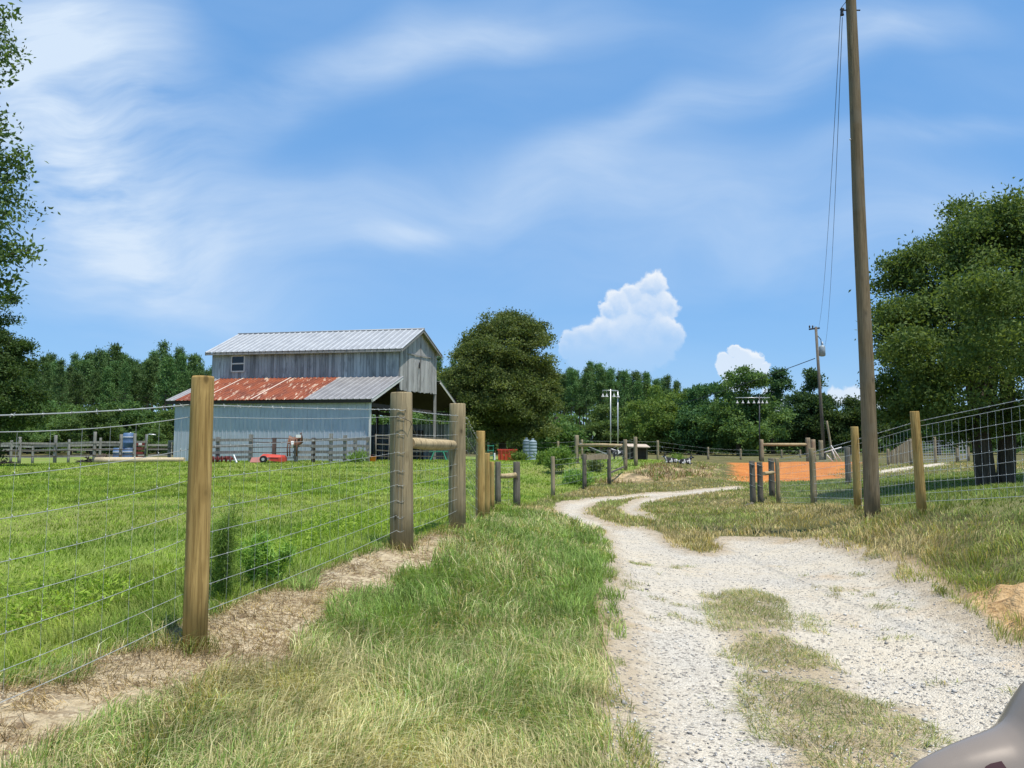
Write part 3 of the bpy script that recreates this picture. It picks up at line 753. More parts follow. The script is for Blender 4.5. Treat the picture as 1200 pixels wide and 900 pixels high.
# ------------------------------------------------------------------ barn
def board_mat(name, c1, c2):
    m, t, b = mat(name)
    co = t.n('ShaderNodeTexCoord').outputs['Object']; tint = t.attr('tint')
    v = t.vm('ADD', co, t.vm('SCALE', (9.1, 5.3, 7.7), sc=tint))
    g = t.noise(t.mapping(v, (14, 14, .8)), 1, 6, .6, .3); bl = t.noise(t.mapping(v, (2, 2, 1.0)), 1, 5, .6)
    c = t.mix(t.mr(g, .3, .7), c1, c2)
    c = t.mix(1.0, c, t.ramp(tint, [(0, .62), (.5, .95), (1, 1.2)]), 'MULTIPLY')
    c = t.mix(t.m('MULTIPLY', t.mr(bl, .52, .7), .75), c, [q * .42 for q in c1])
    c = t.mix(t.m('MULTIPLY', t.mr(bl, .42, .3), .35), c, (.55, .55, .53))
    t.put(b.inputs['Base Color'], c); b.inputs['Roughness'].default_value = .85; b.inputs['Specular IOR Level'].default_value = .15
    t.put(b.inputs['Normal'], t.bump(g, .4, .01))
    return m
M['board'] = board_mat('weathered_boards', (.25, .27, .285), (.44, .465, .48))
M['board_light'] = board_mat('pale_boards', (.30, .29, .275), (.48, .465, .44))  # paler, warmer board colour for the right gable
def metal_roof(name, base, dark, rust=0):
    m, t, b = mat(name)
    co = t.n('ShaderNodeTexCoord').outputs['Object']; tint = t.attr('tint')
    n = t.noise(co, 1.6, 6, .6); n2 = t.noise(co, 9, 5, .65)
    c = t.mix(t.mr(n, .35, .7), base, dark)
    if rust:
        rc = t.mix(n2, (.20, .045, .02), (.34, .10, .042))
        rc = t.mix(t.m('MULTIPLY', t.mr(n, .42, .62), .75), rc, (.13, .04, .025))
        # pale metal left in flecks that run down the slope with the ribs
        fl = t.noise(t.mapping(co, (4.2, .75, .75), (0, 0, 0)), 1.3, 5, .66, .2)
        c = t.mix(t.m('MULTIPLY', t.mr(fl, .565, .615), .85), rc, t.mix(n2, (.52, .33, .20), (.62, .54, .43)))
        c = t.mix(t.mr(tint, .6, .8), c, (.62, .50, .40))
    st = t.noise(t.mapping(co, (5, 5, .45)), 1, 5, .65)
    if not rust: c = t.mix(t.m('MULTIPLY', t.mr(st, .56, .72), .45), c, [q * .55 for q in dark])
    if not rust: c = t.mix(1.0, c, t.ramp(tint, [(.5, .70), (.9, 1.12)]), 'MULTIPLY')  # ribs coloured lighter, pans darker, imitating sunlight along the ribs
    t.put(b.inputs['Base Color'], c); b.inputs['Roughness'].default_value = .6 if not rust else .8
    b.inputs['Metallic'].default_value = 0 if rust else .25; b.inputs['Specular IOR Level'].default_value = .35
    return m
SLOPE_ROT = R(15)
M['tin'] = metal_roof('galvanised_roofing', (.50, .51, .51), (.40, .41, .415))
M['tin_old'] = metal_roof('dull_roofing', (.38, .37, .36), (.27, .26, .255))
M['rust'] = metal_roof('rusty_roofing', (.5, .3, .2), (.5, .3, .2), 1)
M['bluemetal'] = metal_roof('blue_grey_siding', (.50, .545, .61), (.42, .465, .535))
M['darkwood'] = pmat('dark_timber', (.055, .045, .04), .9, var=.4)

Cb = np.array([-.1856 * 38, 38.0]); lv = np.array([.966, -.2588]); gv = np.array([.2588, .966])
def BP(a, b, z):
    q = Cb - lv * a + gv * b
    return (q[0], q[1], z)
Lb, Ln, Wl, Wn = 11.3, 11.72, 3.58, 5.7
W2 = Wl + Wn; W3 = W2 + 3.6; WR = Wl + Wn / 2
GZ = .60
barn = empty('barn', BP(Lb / 2, W3 / 2, .75), 'old two level barn with grey board loft, rust red lean-to roof and blue siding', 'barn')
# loft front wall: upright boards
def boards(a0, b0, a1, b1, zb0, zb1, zt0, zt1, w, out, jag=.06, peak=None):
    """upright boards from (a0,b0) to (a1,b1); out = outward direction in plan"""
    mb = MB(); L = math.hypot(a1 - a0, b1 - b0); n = max(1, int(L / w))
    for k in range(n):
        f0, f1 = (k + .03) / n, (k + .97) / n
        P = []
        tint = random.random(); off = random.uniform(0, .012); th = .025
        zb = random.uniform(-jag, jag * .3)
        for f, zlist in ((f0, 0), (f1, 0)):
            a = a0 + (a1 - a0) * f; b = b0 + (b1 - b0) * f
            z0 = zb0 + (zb1 - zb0) * f + zb; z1 = zt0 + (zt1 - zt0) * f if peak is None else peak(f)
            P.append((a, b, z0, z1))
        (aa, ba, z0a, z1a), (ab, bb, z0b, z1b) = P
        def pt(a, b, z, o):
            q = BP(a, b, z); return (q[0] + out[0] * o, q[1] + out[1] * o, z)
        lo, hi = off, off + th
        mb.hexa([pt(aa, ba, z0a, lo), pt(ab, bb, z0b, lo), pt(ab, bb, z0b, hi), pt(aa, ba, z0a, hi),
                 pt(aa, ba, z1a, lo), pt(ab, bb, z1b, lo), pt(ab, bb, z1b, hi), pt(aa, ba, z1a, hi)], tint)
    return mb
fout = -gv; gout = lv
DARK_UNDER = M['darkwood']
lw = boards(0, Wl, Ln, Wl, 5.2, 5.35, 6.88, 7.05, .19, fout, .0)
wall_front = lw.build('loft_wall', M['board'], barn)
boards(0, W2, Ln, W2, 5.2, 5.35, 7.2, 7.35, .3, gv, 0).build('loft_wall', M['board'], barn)
zr = 8.22
gable_top = lambda f: (6.9 + (zr - 6.9) * f * 2) if f < .5 else (zr + (7.2 - zr) * (f * 2 - 1))
gb = boards(0, Wl, 0, W2, 4.58, 4.78, 0, 0, .21, gout, .07, gable_top)
gw = gb.build('gable_wall', M['board_light'], barn)
# loft door outlined on the gable: a header batten and a dark seam
mb = MB()
mb.beam(BP(-.07, Wl + 1.0, 6.70), BP(-.07, Wl + 4.9, 6.86), .03, .06, tint=.2)
mb.beam(BP(-.065, Wl + 2.95, 4.75), BP(-.065, Wl + 2.95, 6.7), .03, .05, tint=.0)
mb.build('loft_door_trim', M['board_light'], gw)
mb = MB(); mb.box(BP(-.09, Wl + 2.75, 6.2), (.06, .1, .34)); mb.build('hinge', M['darkmetal'], gw)
boards(Ln, Wl, Ln, W2, 5.3, 5.5, 0, 0, .3, -lv, 0, gable_top).build('gable_wall', M['board'], barn)
# window in the loft
win = MB()
wa0, wa1, wz0, wz1 = Ln - 2.16, Ln - 1.32, 5.84, 6.74
def fpt(a, z, o):
    q = BP(a, Wl, z); return (q[0] + fout[0] * o, q[1] + fout[1] * o, z)
for (p, q) in (((wa0, wz0), (wa1, wz0)), ((wa0, wz1), (wa1, wz1)), ((wa0, wz0), (wa0, wz1)), ((wa1, wz0), (wa1, wz1)), ((wa0, (wz0 + wz1) / 2), (wa1, (wz0 + wz1) / 2))):
    win.beam(fpt(*p, .055), fpt(*q, .055), .06, .075)
wi = win.build('window', M['dirtywhite'], barn)
g_ = MB(); g_.hexa([fpt(wa0, wz0, .036), fpt(wa1, wz0, .036), fpt(wa1, wz0, .044), fpt(wa0, wz0, .044), fpt(wa0, wz1, .036), fpt(wa1, wz1, .036), fpt(wa1, wz1, .044), fpt(wa0, wz1, .044)])
g_.build('pane', M['dark_glass'], wi)
# upper roof
eo = .32; ov = .3
def roofline(b, left):   # height of the roof along the width
    dz = .17 if left else 0
    if b <= WR: return 6.95 + (zr + .1 - 6.95) * (b - Wl) / (WR - Wl) + dz
    return zr + .1 + (7.25 - zr - .1) * (b - WR) / (W2 - WR) + dz
rf = MB()
rf.sheet(BP(Ln + ov, Wl - eo, roofline(Wl - eo, 1)), BP(-ov, Wl - eo, roofline(Wl - eo, 0)), BP(-ov, WR, roofline(WR, 0)), BP(Ln + ov, WR, roofline(WR, 1)), 34)
rf.sheet(BP(-ov, W2 + eo, roofline(W2 + eo, 0)), BP(Ln + ov, W2 + eo, roofline(W2 + eo, 1)), BP(Ln + ov, WR, roofline(WR, 1)), BP(-ov, WR, roofline(WR, 0)), 34)
rf.tube([BP(-ov - .02, WR, roofline(WR, 0) + .02), BP(Ln + ov + .02, WR, roofline(WR, 1) + .02)], .06, 6)
roof = rf.build('loft_roof', M['tin'], barn)
mb = MB()
for (b0, b1) in ((Wl - eo, WR), (W2 + eo, WR)):
    for aa, lf in ((-ov + .04, 0), (Ln + ov - .04, 1)):
        mb.beam(BP(aa, b0, roofline(b0, lf) - .11), BP(aa, b1, roofline(b1, lf) - .11), .04, .15)
mb.beam(BP(-ov, Wl - eo + .03, roofline(Wl - eo, 0) - .10), BP(Ln + ov, Wl - eo + .03, roofline(Wl - eo, 1) - .10), .04, .12)
mb.build('fascia', M['gray_rail'], roof)
# front lean-to
le = .28; ex = .28
def lz(b, a):    # lean-to roof height
    zt = 5.32 + .14 * a / Lb; ze = 3.86 + .09 * a / Lb
    return zt + (ze - zt) * (Wl - b) / (Wl + le)
def lroof(name, a0, a1, m_, ribs):
    s_ = MB()
    s_.sheet(BP(a1, -le, lz(-le, a1)), BP(a0, -le, lz(-le, a0)), BP(a0, Wl - .04, lz(Wl - .04, a0)), BP(a1, Wl - .04, lz(Wl - .04, a1)), ribs)
    return s_.build(name, m_, barn)
lr = lroof('lean_to_roof', -ex, 3.5, M['tin_old'], 11)
s_ = MB()
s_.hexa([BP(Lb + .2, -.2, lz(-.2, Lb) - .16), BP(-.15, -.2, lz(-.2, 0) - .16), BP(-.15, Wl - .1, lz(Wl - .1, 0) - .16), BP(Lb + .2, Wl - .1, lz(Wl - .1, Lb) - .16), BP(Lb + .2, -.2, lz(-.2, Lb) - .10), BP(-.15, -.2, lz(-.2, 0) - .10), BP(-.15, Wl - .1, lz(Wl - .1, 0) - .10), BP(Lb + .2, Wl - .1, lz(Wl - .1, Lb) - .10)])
s_.build('dark_underside', M['darkwood'], lr)  # dark sheet added below the tin so the interior looks shaded
rr = MB()
a0 = 3.5
for k in range(5):
    a1 = 3.5 + (k + 1) * (11.1 - 3.5) / 5
    dz = .004 * (k % 2) + .004
    q = [BP(a1, -le, lz(-le, a1) + dz), BP(a0, -le, lz(-le, a0) + dz), BP(a0, Wl - .04, lz(Wl - .04, a0) + dz), BP(a1, Wl - .04, lz(Wl - .04, a1) + dz)]
    rr.sheet(*q, 6, tint=.4)
    if k in (1, 3):
        rr.beam(Vector(BP(a1, -le, lz(-le, a1) + .03)), Vector(BP(a1, Wl - .04, lz(Wl - .04, a1) + .03)), .09, .03, tint=1.0)
    a0 = a1
ro = rr.build('lean_to_roof', M['rust'], barn); ro['label'] = 'rust red roof sheets with pale flecks'
lroof('lean_to_roof', 11.1, 11.7, M['tin_old'], 2)
mb = MB()
mb.beam(BP(-ex + .03, -le, lz(-le, 0) - .10), BP(-ex + .03, Wl - .05, lz(Wl, 0) - .10), .04, .14)
mb.build('rake_board', M['dirtywhite'], lr)
mb = MB(); mb.beam(BP(-ex, -le + .06, lz(-le, 0) - .11), BP(Lb + .35, -le + .06, lz(-le, Lb) - .11), .05, .14)
mb.build('eave_board', M['darkwood'], lr)
# blue metal front wall
fw = MB()
fw.sheet(BP(Lb, 0, GZ), BP(0, 0, GZ), BP(0, 0, 3.72), BP(Lb, 0, 3.80), 46, .02, .018, .05, tint=.78)
fwo = fw.build('siding', M['bluemetal'], barn)
mb = MB(); mb.beam(BP(-.06, -.05, GZ), BP(-.06, -.05, 3.78), .10, .10); mb.build('corner_trim', M['dirtywhite'], fwo)
fw = MB()
fw.sheet(BP(Lb, W3, GZ), BP(Lb, 0, GZ), BP(Lb, 0, 3.8), BP(Lb, W3, 3.8), 40, .02, .018, .05)
fw.build('siding', M['bluemetal'], barn)
# back lean-to: roof, far wall of spaced boards
def lz2(b, a):
    return 5.55 + (4.0 - 5.55) * (b - W2) / (W3 + le - W2) + .1 * a / Lb
s_ = MB()
s_.sheet(BP(-ex, W3 + le, lz2(W3 + le, 0)), BP(Lb + .3, W3 + le, lz2(W3 + le, Lb)), BP(Lb + .3, W2 + .04, lz2(W2 + .04, Lb)), BP(-ex, W2 + .04, lz2(W2 + .04, 0)), 30)
lr2 = s_.build('lean_to_roof', M['tin_old'], barn)
s_ = MB()
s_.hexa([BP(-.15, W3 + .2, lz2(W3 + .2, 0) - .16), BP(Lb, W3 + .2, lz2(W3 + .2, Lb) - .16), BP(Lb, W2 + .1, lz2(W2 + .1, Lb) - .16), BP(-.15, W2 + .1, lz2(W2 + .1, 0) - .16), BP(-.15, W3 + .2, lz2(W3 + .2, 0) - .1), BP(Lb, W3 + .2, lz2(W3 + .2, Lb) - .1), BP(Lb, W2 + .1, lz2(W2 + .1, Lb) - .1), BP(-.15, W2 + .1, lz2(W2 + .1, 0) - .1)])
s_.build('dark_underside', M['darkwood'], lr2)  # same added dark sheet, shade coloured in under the back roof
mb = MB(); mb.beam(BP(-ex + .03, W2 + .05, lz2(W2, 0) - .10), BP(-ex + .03, W3 + le, lz2(W3 + le, 0) - .10), .04, .16); mb.build('rake_board', M['dirtywhite'], lr2)
boards(0, W3, Lb, W3, GZ, GZ, 3.0, 3.05, .26, -gv, .02).build('back_wall', M['board'], barn)
# posts, loft floor and beams
pm = [(0.05, Wl), (0.05, W2 - .1), (0.05, W3 - .05), (3.9, Wl), (3.9, W2), (7.8, Wl), (7.8, W2), (11.2, Wl), (11.2, W2), (3.9, W3 - .1), (7.8, W3 - .1)]
for k, (a, b) in enumerate(pm):
    mb = MB(); mb.box(BP(a, b, (GZ + 4.7) / 2), (.17, .17, 4.7 - GZ), R(15))
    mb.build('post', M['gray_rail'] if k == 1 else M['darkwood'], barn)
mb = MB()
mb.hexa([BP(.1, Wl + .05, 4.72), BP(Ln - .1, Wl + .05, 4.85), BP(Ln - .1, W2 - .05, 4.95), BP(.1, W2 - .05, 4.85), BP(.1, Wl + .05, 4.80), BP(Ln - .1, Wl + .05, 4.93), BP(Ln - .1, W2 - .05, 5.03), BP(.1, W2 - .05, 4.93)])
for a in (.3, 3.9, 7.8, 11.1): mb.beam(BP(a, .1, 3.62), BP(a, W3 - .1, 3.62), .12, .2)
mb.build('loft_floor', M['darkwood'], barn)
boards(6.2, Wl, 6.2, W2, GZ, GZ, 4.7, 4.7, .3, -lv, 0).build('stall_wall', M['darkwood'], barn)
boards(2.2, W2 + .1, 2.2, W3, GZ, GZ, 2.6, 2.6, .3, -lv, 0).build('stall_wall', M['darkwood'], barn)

# ------------------------------------------------------------------ fences and posts
def post_mesh(name, base, h, r, m_, parent=None, lean=(0, 0), n=16, origin=None, sink=.15):
    mb = MB(); bx, by, bz = base
    rings = [(-sink, 1.04), (h * .25, 1.02), (h * .55, 1.0), (h * .85, .97), (h - .012, .96), (h, .90)]
    pts = [(bx + lean[0] * z, by + lean[1] * z, bz + z) for z, _ in rings]
    mb.tube(pts, [r * q for _, q in rings], n, True, wob=.035, tint=.5)
    return mb.build(name, m_, parent, origin)

def uvpost(u, vt, vb, Y):
    b = at(u, vb, Y); t = at(u, vt, Y)
    return (b[0], b[1], h1(b[0], b[1])), t[2] - h1(b[0], b[1])

def wire(mb, p, q, r, sag=.0, n=6, seg=7):
    p, q = np.array(p, float), np.array(q, float)
    pts = [p + (q - p) * f - np.array([0, 0, sag * 4 * f * (1 - f)]) for f in np.linspace(0, 1, seg)]
    mb.tube([tuple(x) for x in pts], r, n, False)
    return pts

def barbs(mb, pts, step=.125, size=.022, r=.0014):
    for i in range(len(pts) - 1):
        a, b = np.array(pts[i]), np.array(pts[i + 1]); L = np.linalg.norm(b - a); d = (b - a) / L
        for k in range(int(L / step)):
            c = a + d * (k + .5) * step
            mb.tube([c - d * .008, c + d * .008], .0042, 5, True)
            for s in (0, 1):
                w = rng.normal(0, 1, 3); w -= w.dot(d) * d; w /= np.linalg.norm(w)
                mb.tube([c - w * size * .6 + d * .004, c + w * size * .6 - d * .004], r * 1.3, 3, False)

PAT = [0, -.07, -.24, -.415, -.59, -.735, -.88, -1.03, -1.16]
def woven(root, stations, stay=.155, rw=.0022, barb_r=.0034, pat=PAT, do_barbs=True, sw=.85, sag=.008, wiremat='wire', bottom=None):
    bw = MB(); ww = MB()
    for i in range(len(stations) - 1):
        p, q = np.array(stations[i], float), np.array(stations[i + 1], float)
        pts = wire(bw, p, q, barb_r, sag, 6, 9)
        if do_barbs: barbs(bw, pts)
        L = np.linalg.norm((q - p)[:2]); n = max(2, int(L / stay))
        js = [random.uniform(-.008, .008) for _ in pat]
        for k, dz in enumerate(pat[1:], 1):
            wire(ww, p + [0, 0, dz + js[k]], q + [0, 0, dz + js[k]], rw * (1.3 if k in (1, len(pat) - 1) else 1), sag + random.uniform(0, .012), 4, 8)
        for k in range(n):
            f = (k + .5) / n; c = p + (q - p) * f; s = sag * 4 * f * (1 - f)
            x = [c + [random.uniform(-.004, .004), random.uniform(-.004, .004), z - s] for z in (pat[1], pat[len(pat) // 3], pat[2 * len(pat) // 3], pat[-1])]
            ww.tube([tuple(t) for t in x], rw * sw, 4, False)
            for dz in pat[2:-1]:
                ww.tube([tuple(c + [0, 0, dz - s - .006]), tuple(c + [0, 0, dz - s + .006])], rw * 1.5, 4, True)
    bw.build('barbed_wire', M[wiremat], root); ww.build('woven_wire', M[wiremat], root)

# left roadside fence
pA, hA = uvpost(228, 441, 760, 4.25)
pC1, hC1 = uvpost(470.5, 460, 643, 7.6)
pC2, hC2 = uvpost(535.5, 473, 618, 9.6)
pD, hD = uvpost(562.5, 505, 612, 11.4)
root = empty('wire_fence', pA, 'woven wire pasture fence with barbed top strand and thick braced posts along the grass verge', 'fence')
post_mesh('post', pA, hA, .062, M['post_new'], root, (-.002, 0), 20)['label'] = 'yellow treated round post'
post_mesh('post', pC1, hC1, .112, M['post_old'], root, (-.012, 0), 22)['label'] = 'thick weathered corner post'
post_mesh('post', pC2, hC2, .105, M['post_old'], root, (.0, 0), 22)
post_mesh('post', pD, hD, .070, M['post_new'], root, (.004, 0), 18)
zO = h1(-2.95, .6)
post_mesh('post', (-2.75, .6, zO), 1.4, .062, M['post_new'], root)
ra = at(482, 519, 7.72); rb = at(531, 522, 9.45)
mb = MB(); ra, rb = np.array(ra), np.array(rb)
mb.tube([tuple(ra + (rb - ra) * f + np.array([0, 0, -.004 * math.sin(f * 5)])) for f in (-.02, .1, .3, .55, .8, .97, 1.03)], [.050, .056, .061, .062, .062, .058, .040], 16, True, wob=.05)
mb.build('brace_rail', M['rail'], root)
# brace wire twisted across the corner bay
mb = MB(); e = np.array
a1 = at(459, 490, 7.48); a2 = at(481, 494, 7.48); a3 = at(487, 508, 7.9)
mb.tube([tuple(a1), tuple(at(470, 489, 7.46)), tuple(a2), tuple(a3)], .0028, 5)
for k in range(6):
    f = k / 5
mb.build('brace_wire', M['darkmetal'], root)
sA = e([pA[0] - .066, pA[1] + .019, EYE + .241]); s0 = e([-2.07, 3.1, EYE + .131]); sO = e([-2.72, .62, EYE - .04])
sC1 = e([pC1[0] - .035, pC1[1] - .113, EYE + .375]); sC1b = e([pC1[0] + .035, pC1[1] - .113, EYE + .370]); sC2 = e([pC2[0] - .0, pC2[1] - .113, EYE + .40]); sC2b = e([pC2[0] + .113, pC2[1] + .02, EYE + .38]); sD = e([pD[0] - .03, pD[1] - .08, EYE + .13])
woven(root, [sO, s0, sA, sC1, sC1b, sC2, sC2b, sD], rw=.0015, sw=.5)

# newer posts and the timber brace farther along the lane
LANE = [(570.5, 531, 609, 13.2, .052, 'post_new'), (576.5, 541, 605, 15.2, .050, 'post_new'), (583.5, 541, 597, 17, .066, 'post_dark'), (605.5, 541, 590, 17.2, .080, 'post_dark')]
p0, h0 = uvpost(*LANE[0][:4])
root = empty('wire_fence', p0, 'row of close set yellow posts ending in a short timber brace beside tall grass', 'fence')
st = [sD]
for (u, vt, vb, Y, r, mm_) in LANE:
    p, h = uvpost(u, vt, vb, Y); post_mesh('post', p, h, r, M[mm_], root, n=14); st.append(e([p[0] - r, p[1], p[2] + h - .06]))
mb = MB(); mb.tube([tuple(at(585, 558, 17.0)), tuple(at(595, 558, 17.05)), tuple(at(605, 556.5, 17.1))], [.05, .058, .055], 12, wob=.05); mb.build('brace_rail', M['rail'], root)
woven(root, st, .3, .0018, .002, [0, -.07, -.22, -.36, -.5, -.64, -.78, -.9], False)
ROW = [(648, 535, 583, 22.5, .075, 'post_far'), (685, 532, 574, 25.7, .085, 'post_dark'), (714, 527, 568, 28, .085, 'post_dark'), (733, 515, 552, 32.5, .10, 'post_far'), (745, 512, 546, 33.5, .10, 'post_far')]
p0, h0 = uvpost(*ROW[0][:4])
root = empty('lane_fence', p0, 'grey posts stepping up past the weedy mound left of the far bend', 'fence')
st = []
for (u, vt, vb, Y, r, mm_) in ROW:
    p, h = uvpost(u, vt, vb, Y); post_mesh('post', p, h, r * .85, M[mm_], root, n=10); st.append(e([p[0] - r, p[1], p[2] + h - .1]))
woven(root, st, .4, .0022, .0026, [0, -.15, -.35, -.55, -.75], False)
mb = MB(); mb.beam(at(687, 536, 25.8), at(712, 535.5, 27.8), .05, .16); mb.build('rail', M['post_far'], root)
mb = MB(); mb.beam(at(715, 554, 28.2), at(731, 547, 32), .06, .06); mb.build('brace_rail', M['post_dark'], root)
# gate frame behind it
p0, h0 = uvpost(676, 510, 543, 34)
root = empty('timber_frame', p0, 'post and crossbar gate frame beyond the weedy mound', 'gate frame')
post_mesh('post', p0, h0, .10, M['post_far'], root, n=10)
mb = MB(); mb.tube([tuple(at(677, 522, 34)), tuple(at(705, 521.5, 33.2)), tuple(at(732, 522.5, 32.6))], .075, 10, wob=.05); mb.build('crossbar', M['rail'], root)
mb = MB(); mb.beam(at(679, 519, 34.1), at(711, 532, 34.1), .035, .035); mb.build('brace', M['galv'], root)

# right roadside fence
RP = [(1080, 482, 592, 10.6, .062, 'post_new'), (1005.5, 500, 590, 13, .064, 'post_new'), (954, 525, 592, 17, .067, 'post_old'), (912.5, 537, 594, 20, .055, 'post_old')]
p0, h0 = uvpost(*RP[0][:4])
root = empty('wire_fence', p0, 'tight woven wire fence on yellowish posts in front of the shady oak', 'fence')
tops = [EYE + .365, EYE + .135, EYE - .10, EYE - .30]
st = [e([6.6, 5.2, EYE + .80]), e([5.87, 8.8, EYE + .557])]
for (u, vt, vb, Y, r, mm_), tz in zip(RP, tops):
    p, h = uvpost(u, vt, vb, Y); post_mesh('post', p, h, r, M[mm_], root, n=16, lean=(-.01 if u < 1080 else .03 - .06, 0)); st.append(e([p[0] + .02, p[1] + r + .006, tz]))
post_mesh('post', (6.52, 5.2, h1(6.52, 5.2)), 1.45, .062, M['post_new'], root)
woven(root, st, .125, .0021, .0034, [0, -.075, -.235, -.385, -.535, -.685, -.835, -.985, -1.10], sag=0, sw=.62, wiremat='wire_bright')
# corner group of dark posts at the lane mouth
CG = [(882.5, 540, 592, 19.3, .072, 'post_dark'), (891.5, 541.5, 594, 19.6, .072, 'post_dark'), (905, 537, 585, 21.2, .08, 'post_dark')]
p0, h0 = uvpost(*CG[0][:4])
root = empty('corner_posts', p0, 'cluster of squat dark grey posts tied with white wire at the lane bend', 'fence')
for (u, vt, vb, Y, r, mm_) in CG:
    p, h = uvpost(u, vt, vb, Y); po = post_mesh('post', p, h, r, M[mm_], root, n=14)
    for k, f in enumerate((.93, .70, .45)):
        mb = MB()
        ring = [(p[0] + (r + .004) * math.cos(a), p[1] + (r + .004) * math.sin(a), p[2] + h * (f - .03 * math.cos(a + .5))) for a in np.linspace(0, 2 * math.pi, 13)]
        mb.tube(ring, .006 if k == 0 else .004, 4, False)
        mb.build('wire_tie', M['wire'], po)
mb = MB(); mb.tube([tuple(at(895, 555, 19.9)), tuple(at(906, 554, 21))], .05, 10, wob=.04); mb.build('brace_rail', M['rail'], root)
mb = MB(); mb.tube([(p0[0] - .05, p0[1] - .1, p0[2] + .06), tuple(at(861, 599, 18.6))], .05, 8); mb.build('post_shadow', M['post_dark'], root)  # dark bar laid down as the post's cast shadow
# posts behind the pole
for (u, vt, vb, Y, lab) in [(994, 524, 558, 27, 'thin dark fence post standing in oak shade behind the tall pole')]:
    p, h = uvpost(u, vt, vb, Y); tag(post_mesh('fence_post', p, h, .10, M['post_dark'], None, n=10, origin=p), lab, 'fence post')

# timber brace beyond the orange clay
root = empty('timber_frame', uvpost(893, 515, 541, 56)[0], 'long crossbar between grey posts behind the orange clay patch', 'gate frame')
for (u, vt, vb, Y) in [(893, 515, 541, 56), (947.5, 513, 541, 56), (953.5, 515, 541, 55), (962.5, 516, 537, 60)]:
    p, h = uvpost(u, vt, vb, Y); post_mesh('post', p, h, .17 if u > 900 else .14, M['post_far'], root, n=10)
mb = MB(); mb.tube([tuple(at(894, 521, 56)), tuple(at(920, 521, 56)), tuple(at(947, 521, 56))], .11, 10, wob=.04); mb.build('crossbar', M['rail'], root)

# field fence in front of the far wood
FF = [(572, 518, 536, 50), (654, 517, 535, 50), (682, 515, 536, 52), (771, 516, 540, 52), (830, 524, 537, 62), (868, 526, 537, 62), (916, 527, 536, 68), (938, 527, 537, 68)]
root = empty('field_fence', uvpost(*FF[0])[0], 'low wire fence with pale posts in front of the far trees', 'fence')
st = []
for (u, vt, vb, Y) in FF:
    p, h = uvpost(u, vt, vb, Y); post_mesh('post', p, h, .085, M['post_far'], root, n=8); st.append(e([p[0], p[1] - .09, p[2] + h - .1]))
mb = MB()
for i in range(len(st) - 1):
    for dz in (0, -.3, -.6): wire(mb, st[i] + [0, 0, dz], st[i + 1] + [0, 0, dz], .005, .01, 3, 3)
mb.build('wire', M['wire'], root)

# ------------------------------------------------------------------ corrals
def rails(root, stations, zs, w, h, m_, name='rail', dark=False):
    for i in range(len(stations) - 1):
        a, b = stations[i], stations[i + 1]
        for z in zs:
            mb = MB(); mb.beam((a[0], a[1], a[2] + z), (b[0], b[1], b[2] + z + random.uniform(-.03, .03)), w, h, tint=random.random()); mb.build(name, m_, root)
# board corral in front of the barn
CP = [(226, 511, 540, 36.6), (255, 512, 539, 36.6), (293.5, 509, 540, 36.4), (321, 513, 539, 36.4), (346.5, 511, 542, 36), (367, 513, 539, 36.4), (387.5, 508, 541, 36.2), (404, 510, 542, 36.2), (416, 513, 540, 36.6), (431, 512, 541, 37)]
root = empty('board_corral', uvpost(*CP[0])[0], 'weathered board corral with tall posts in front of the blue barn wall', 'fence')
cs = []
for (u, vt, vb, Y) in CP:
    p, h = uvpost(u, vt, vb, Y); cs.append(p)
    mb = MB(); mb.box((p[0], p[1], p[2] + h / 2), (.17, .15, h), .1); mb.build('post', M['gray_rail'] if u not in (321, 367) else M['pipe_brown'], root)
for i in range(len(cs) - 1):
    a, b = cs[i], cs[i + 1]
    pipe = i in (2, 3)
    for z in ((.22, .48, .76, 1.06) if not pipe else (.2, .45, .7, .95, 1.12)):
        mb = MB()
        o_ = -.11 if not pipe else 0
        A_ = (a[0] - .1, a[1] + o_, a[2] + z + random.uniform(-.02, .02)); B_ = (b[0] + .1, b[1] + o_, b[2] + z + random.uniform(-.03, .03))
        if pipe: mb.tube([A_, B_], .022, 6)
        else: mb.beam(A_, B_, .035, .13, tint=random.uniform(.0, .5))
        mb.build('rail', M['pipe_brown'] if pipe else M['gray_rail'], root)
# rails inside the open barn end
root = empty('pipe_corral', uvpost(440, 505, 540, 41)[0], 'pipe rail pen set up under the open end of the barn', 'fence')
cs = []
for (u, Y) in [(440, 38.6), (456, 40.0), (492, 43.5), (522, 46.5)]:
    q = at(u, 541, Y); p = (q[0], q[1], h1(q[0], q[1])); cs.append(p)
    mb = MB(); mb.tube([p, (p[0], p[1], p[2] + 1.35)], .04, 8); mb.build('post', M['post_dark'], root)
rails(root, cs, (.25, .55, .85, 1.15, 1.32), .045, .06, M['post_dark'])
# corral on the left
LP = [(-30, 514, 546, 40), (22, 512, 546, 40), (64, 510, 542, 41.5), (110, 506, 544, 41), (141, 509, 540, 41.5), (157, 508, 539, 41.5), (171, 509, 536, 42.5), (198, 516, 539, 42), (210, 510, 540, 41.8)]
root = empty('paddock_fence', uvpost(*LP[1])[0], 'grey rail paddock fence along the far left edge of the pasture', 'fence')
cs = []
for (u, vt, vb, Y) in LP:
    p, h = uvpost(u, vt, vb, Y); cs.append(p); post_mesh('post', p, h, .085, M['gray_rail'], root, n=10)
for i in range(len(cs) - 1):
    a, b = cs[i], cs[i + 1]
    for z, mm_, w_ in ((1.10, 'gray_rail', .11), (.72, 'pipe_brown', .04), (.42, 'pipe_brown', .04)):
        if i in (4, 6) and z > 1: continue
        mb = MB(); mb.beam((a[0], a[1] - .09, a[2] + z), (b[0], b[1] - .09, b[2] + z), .04, w_); mb.build('rail', M[mm_], root)
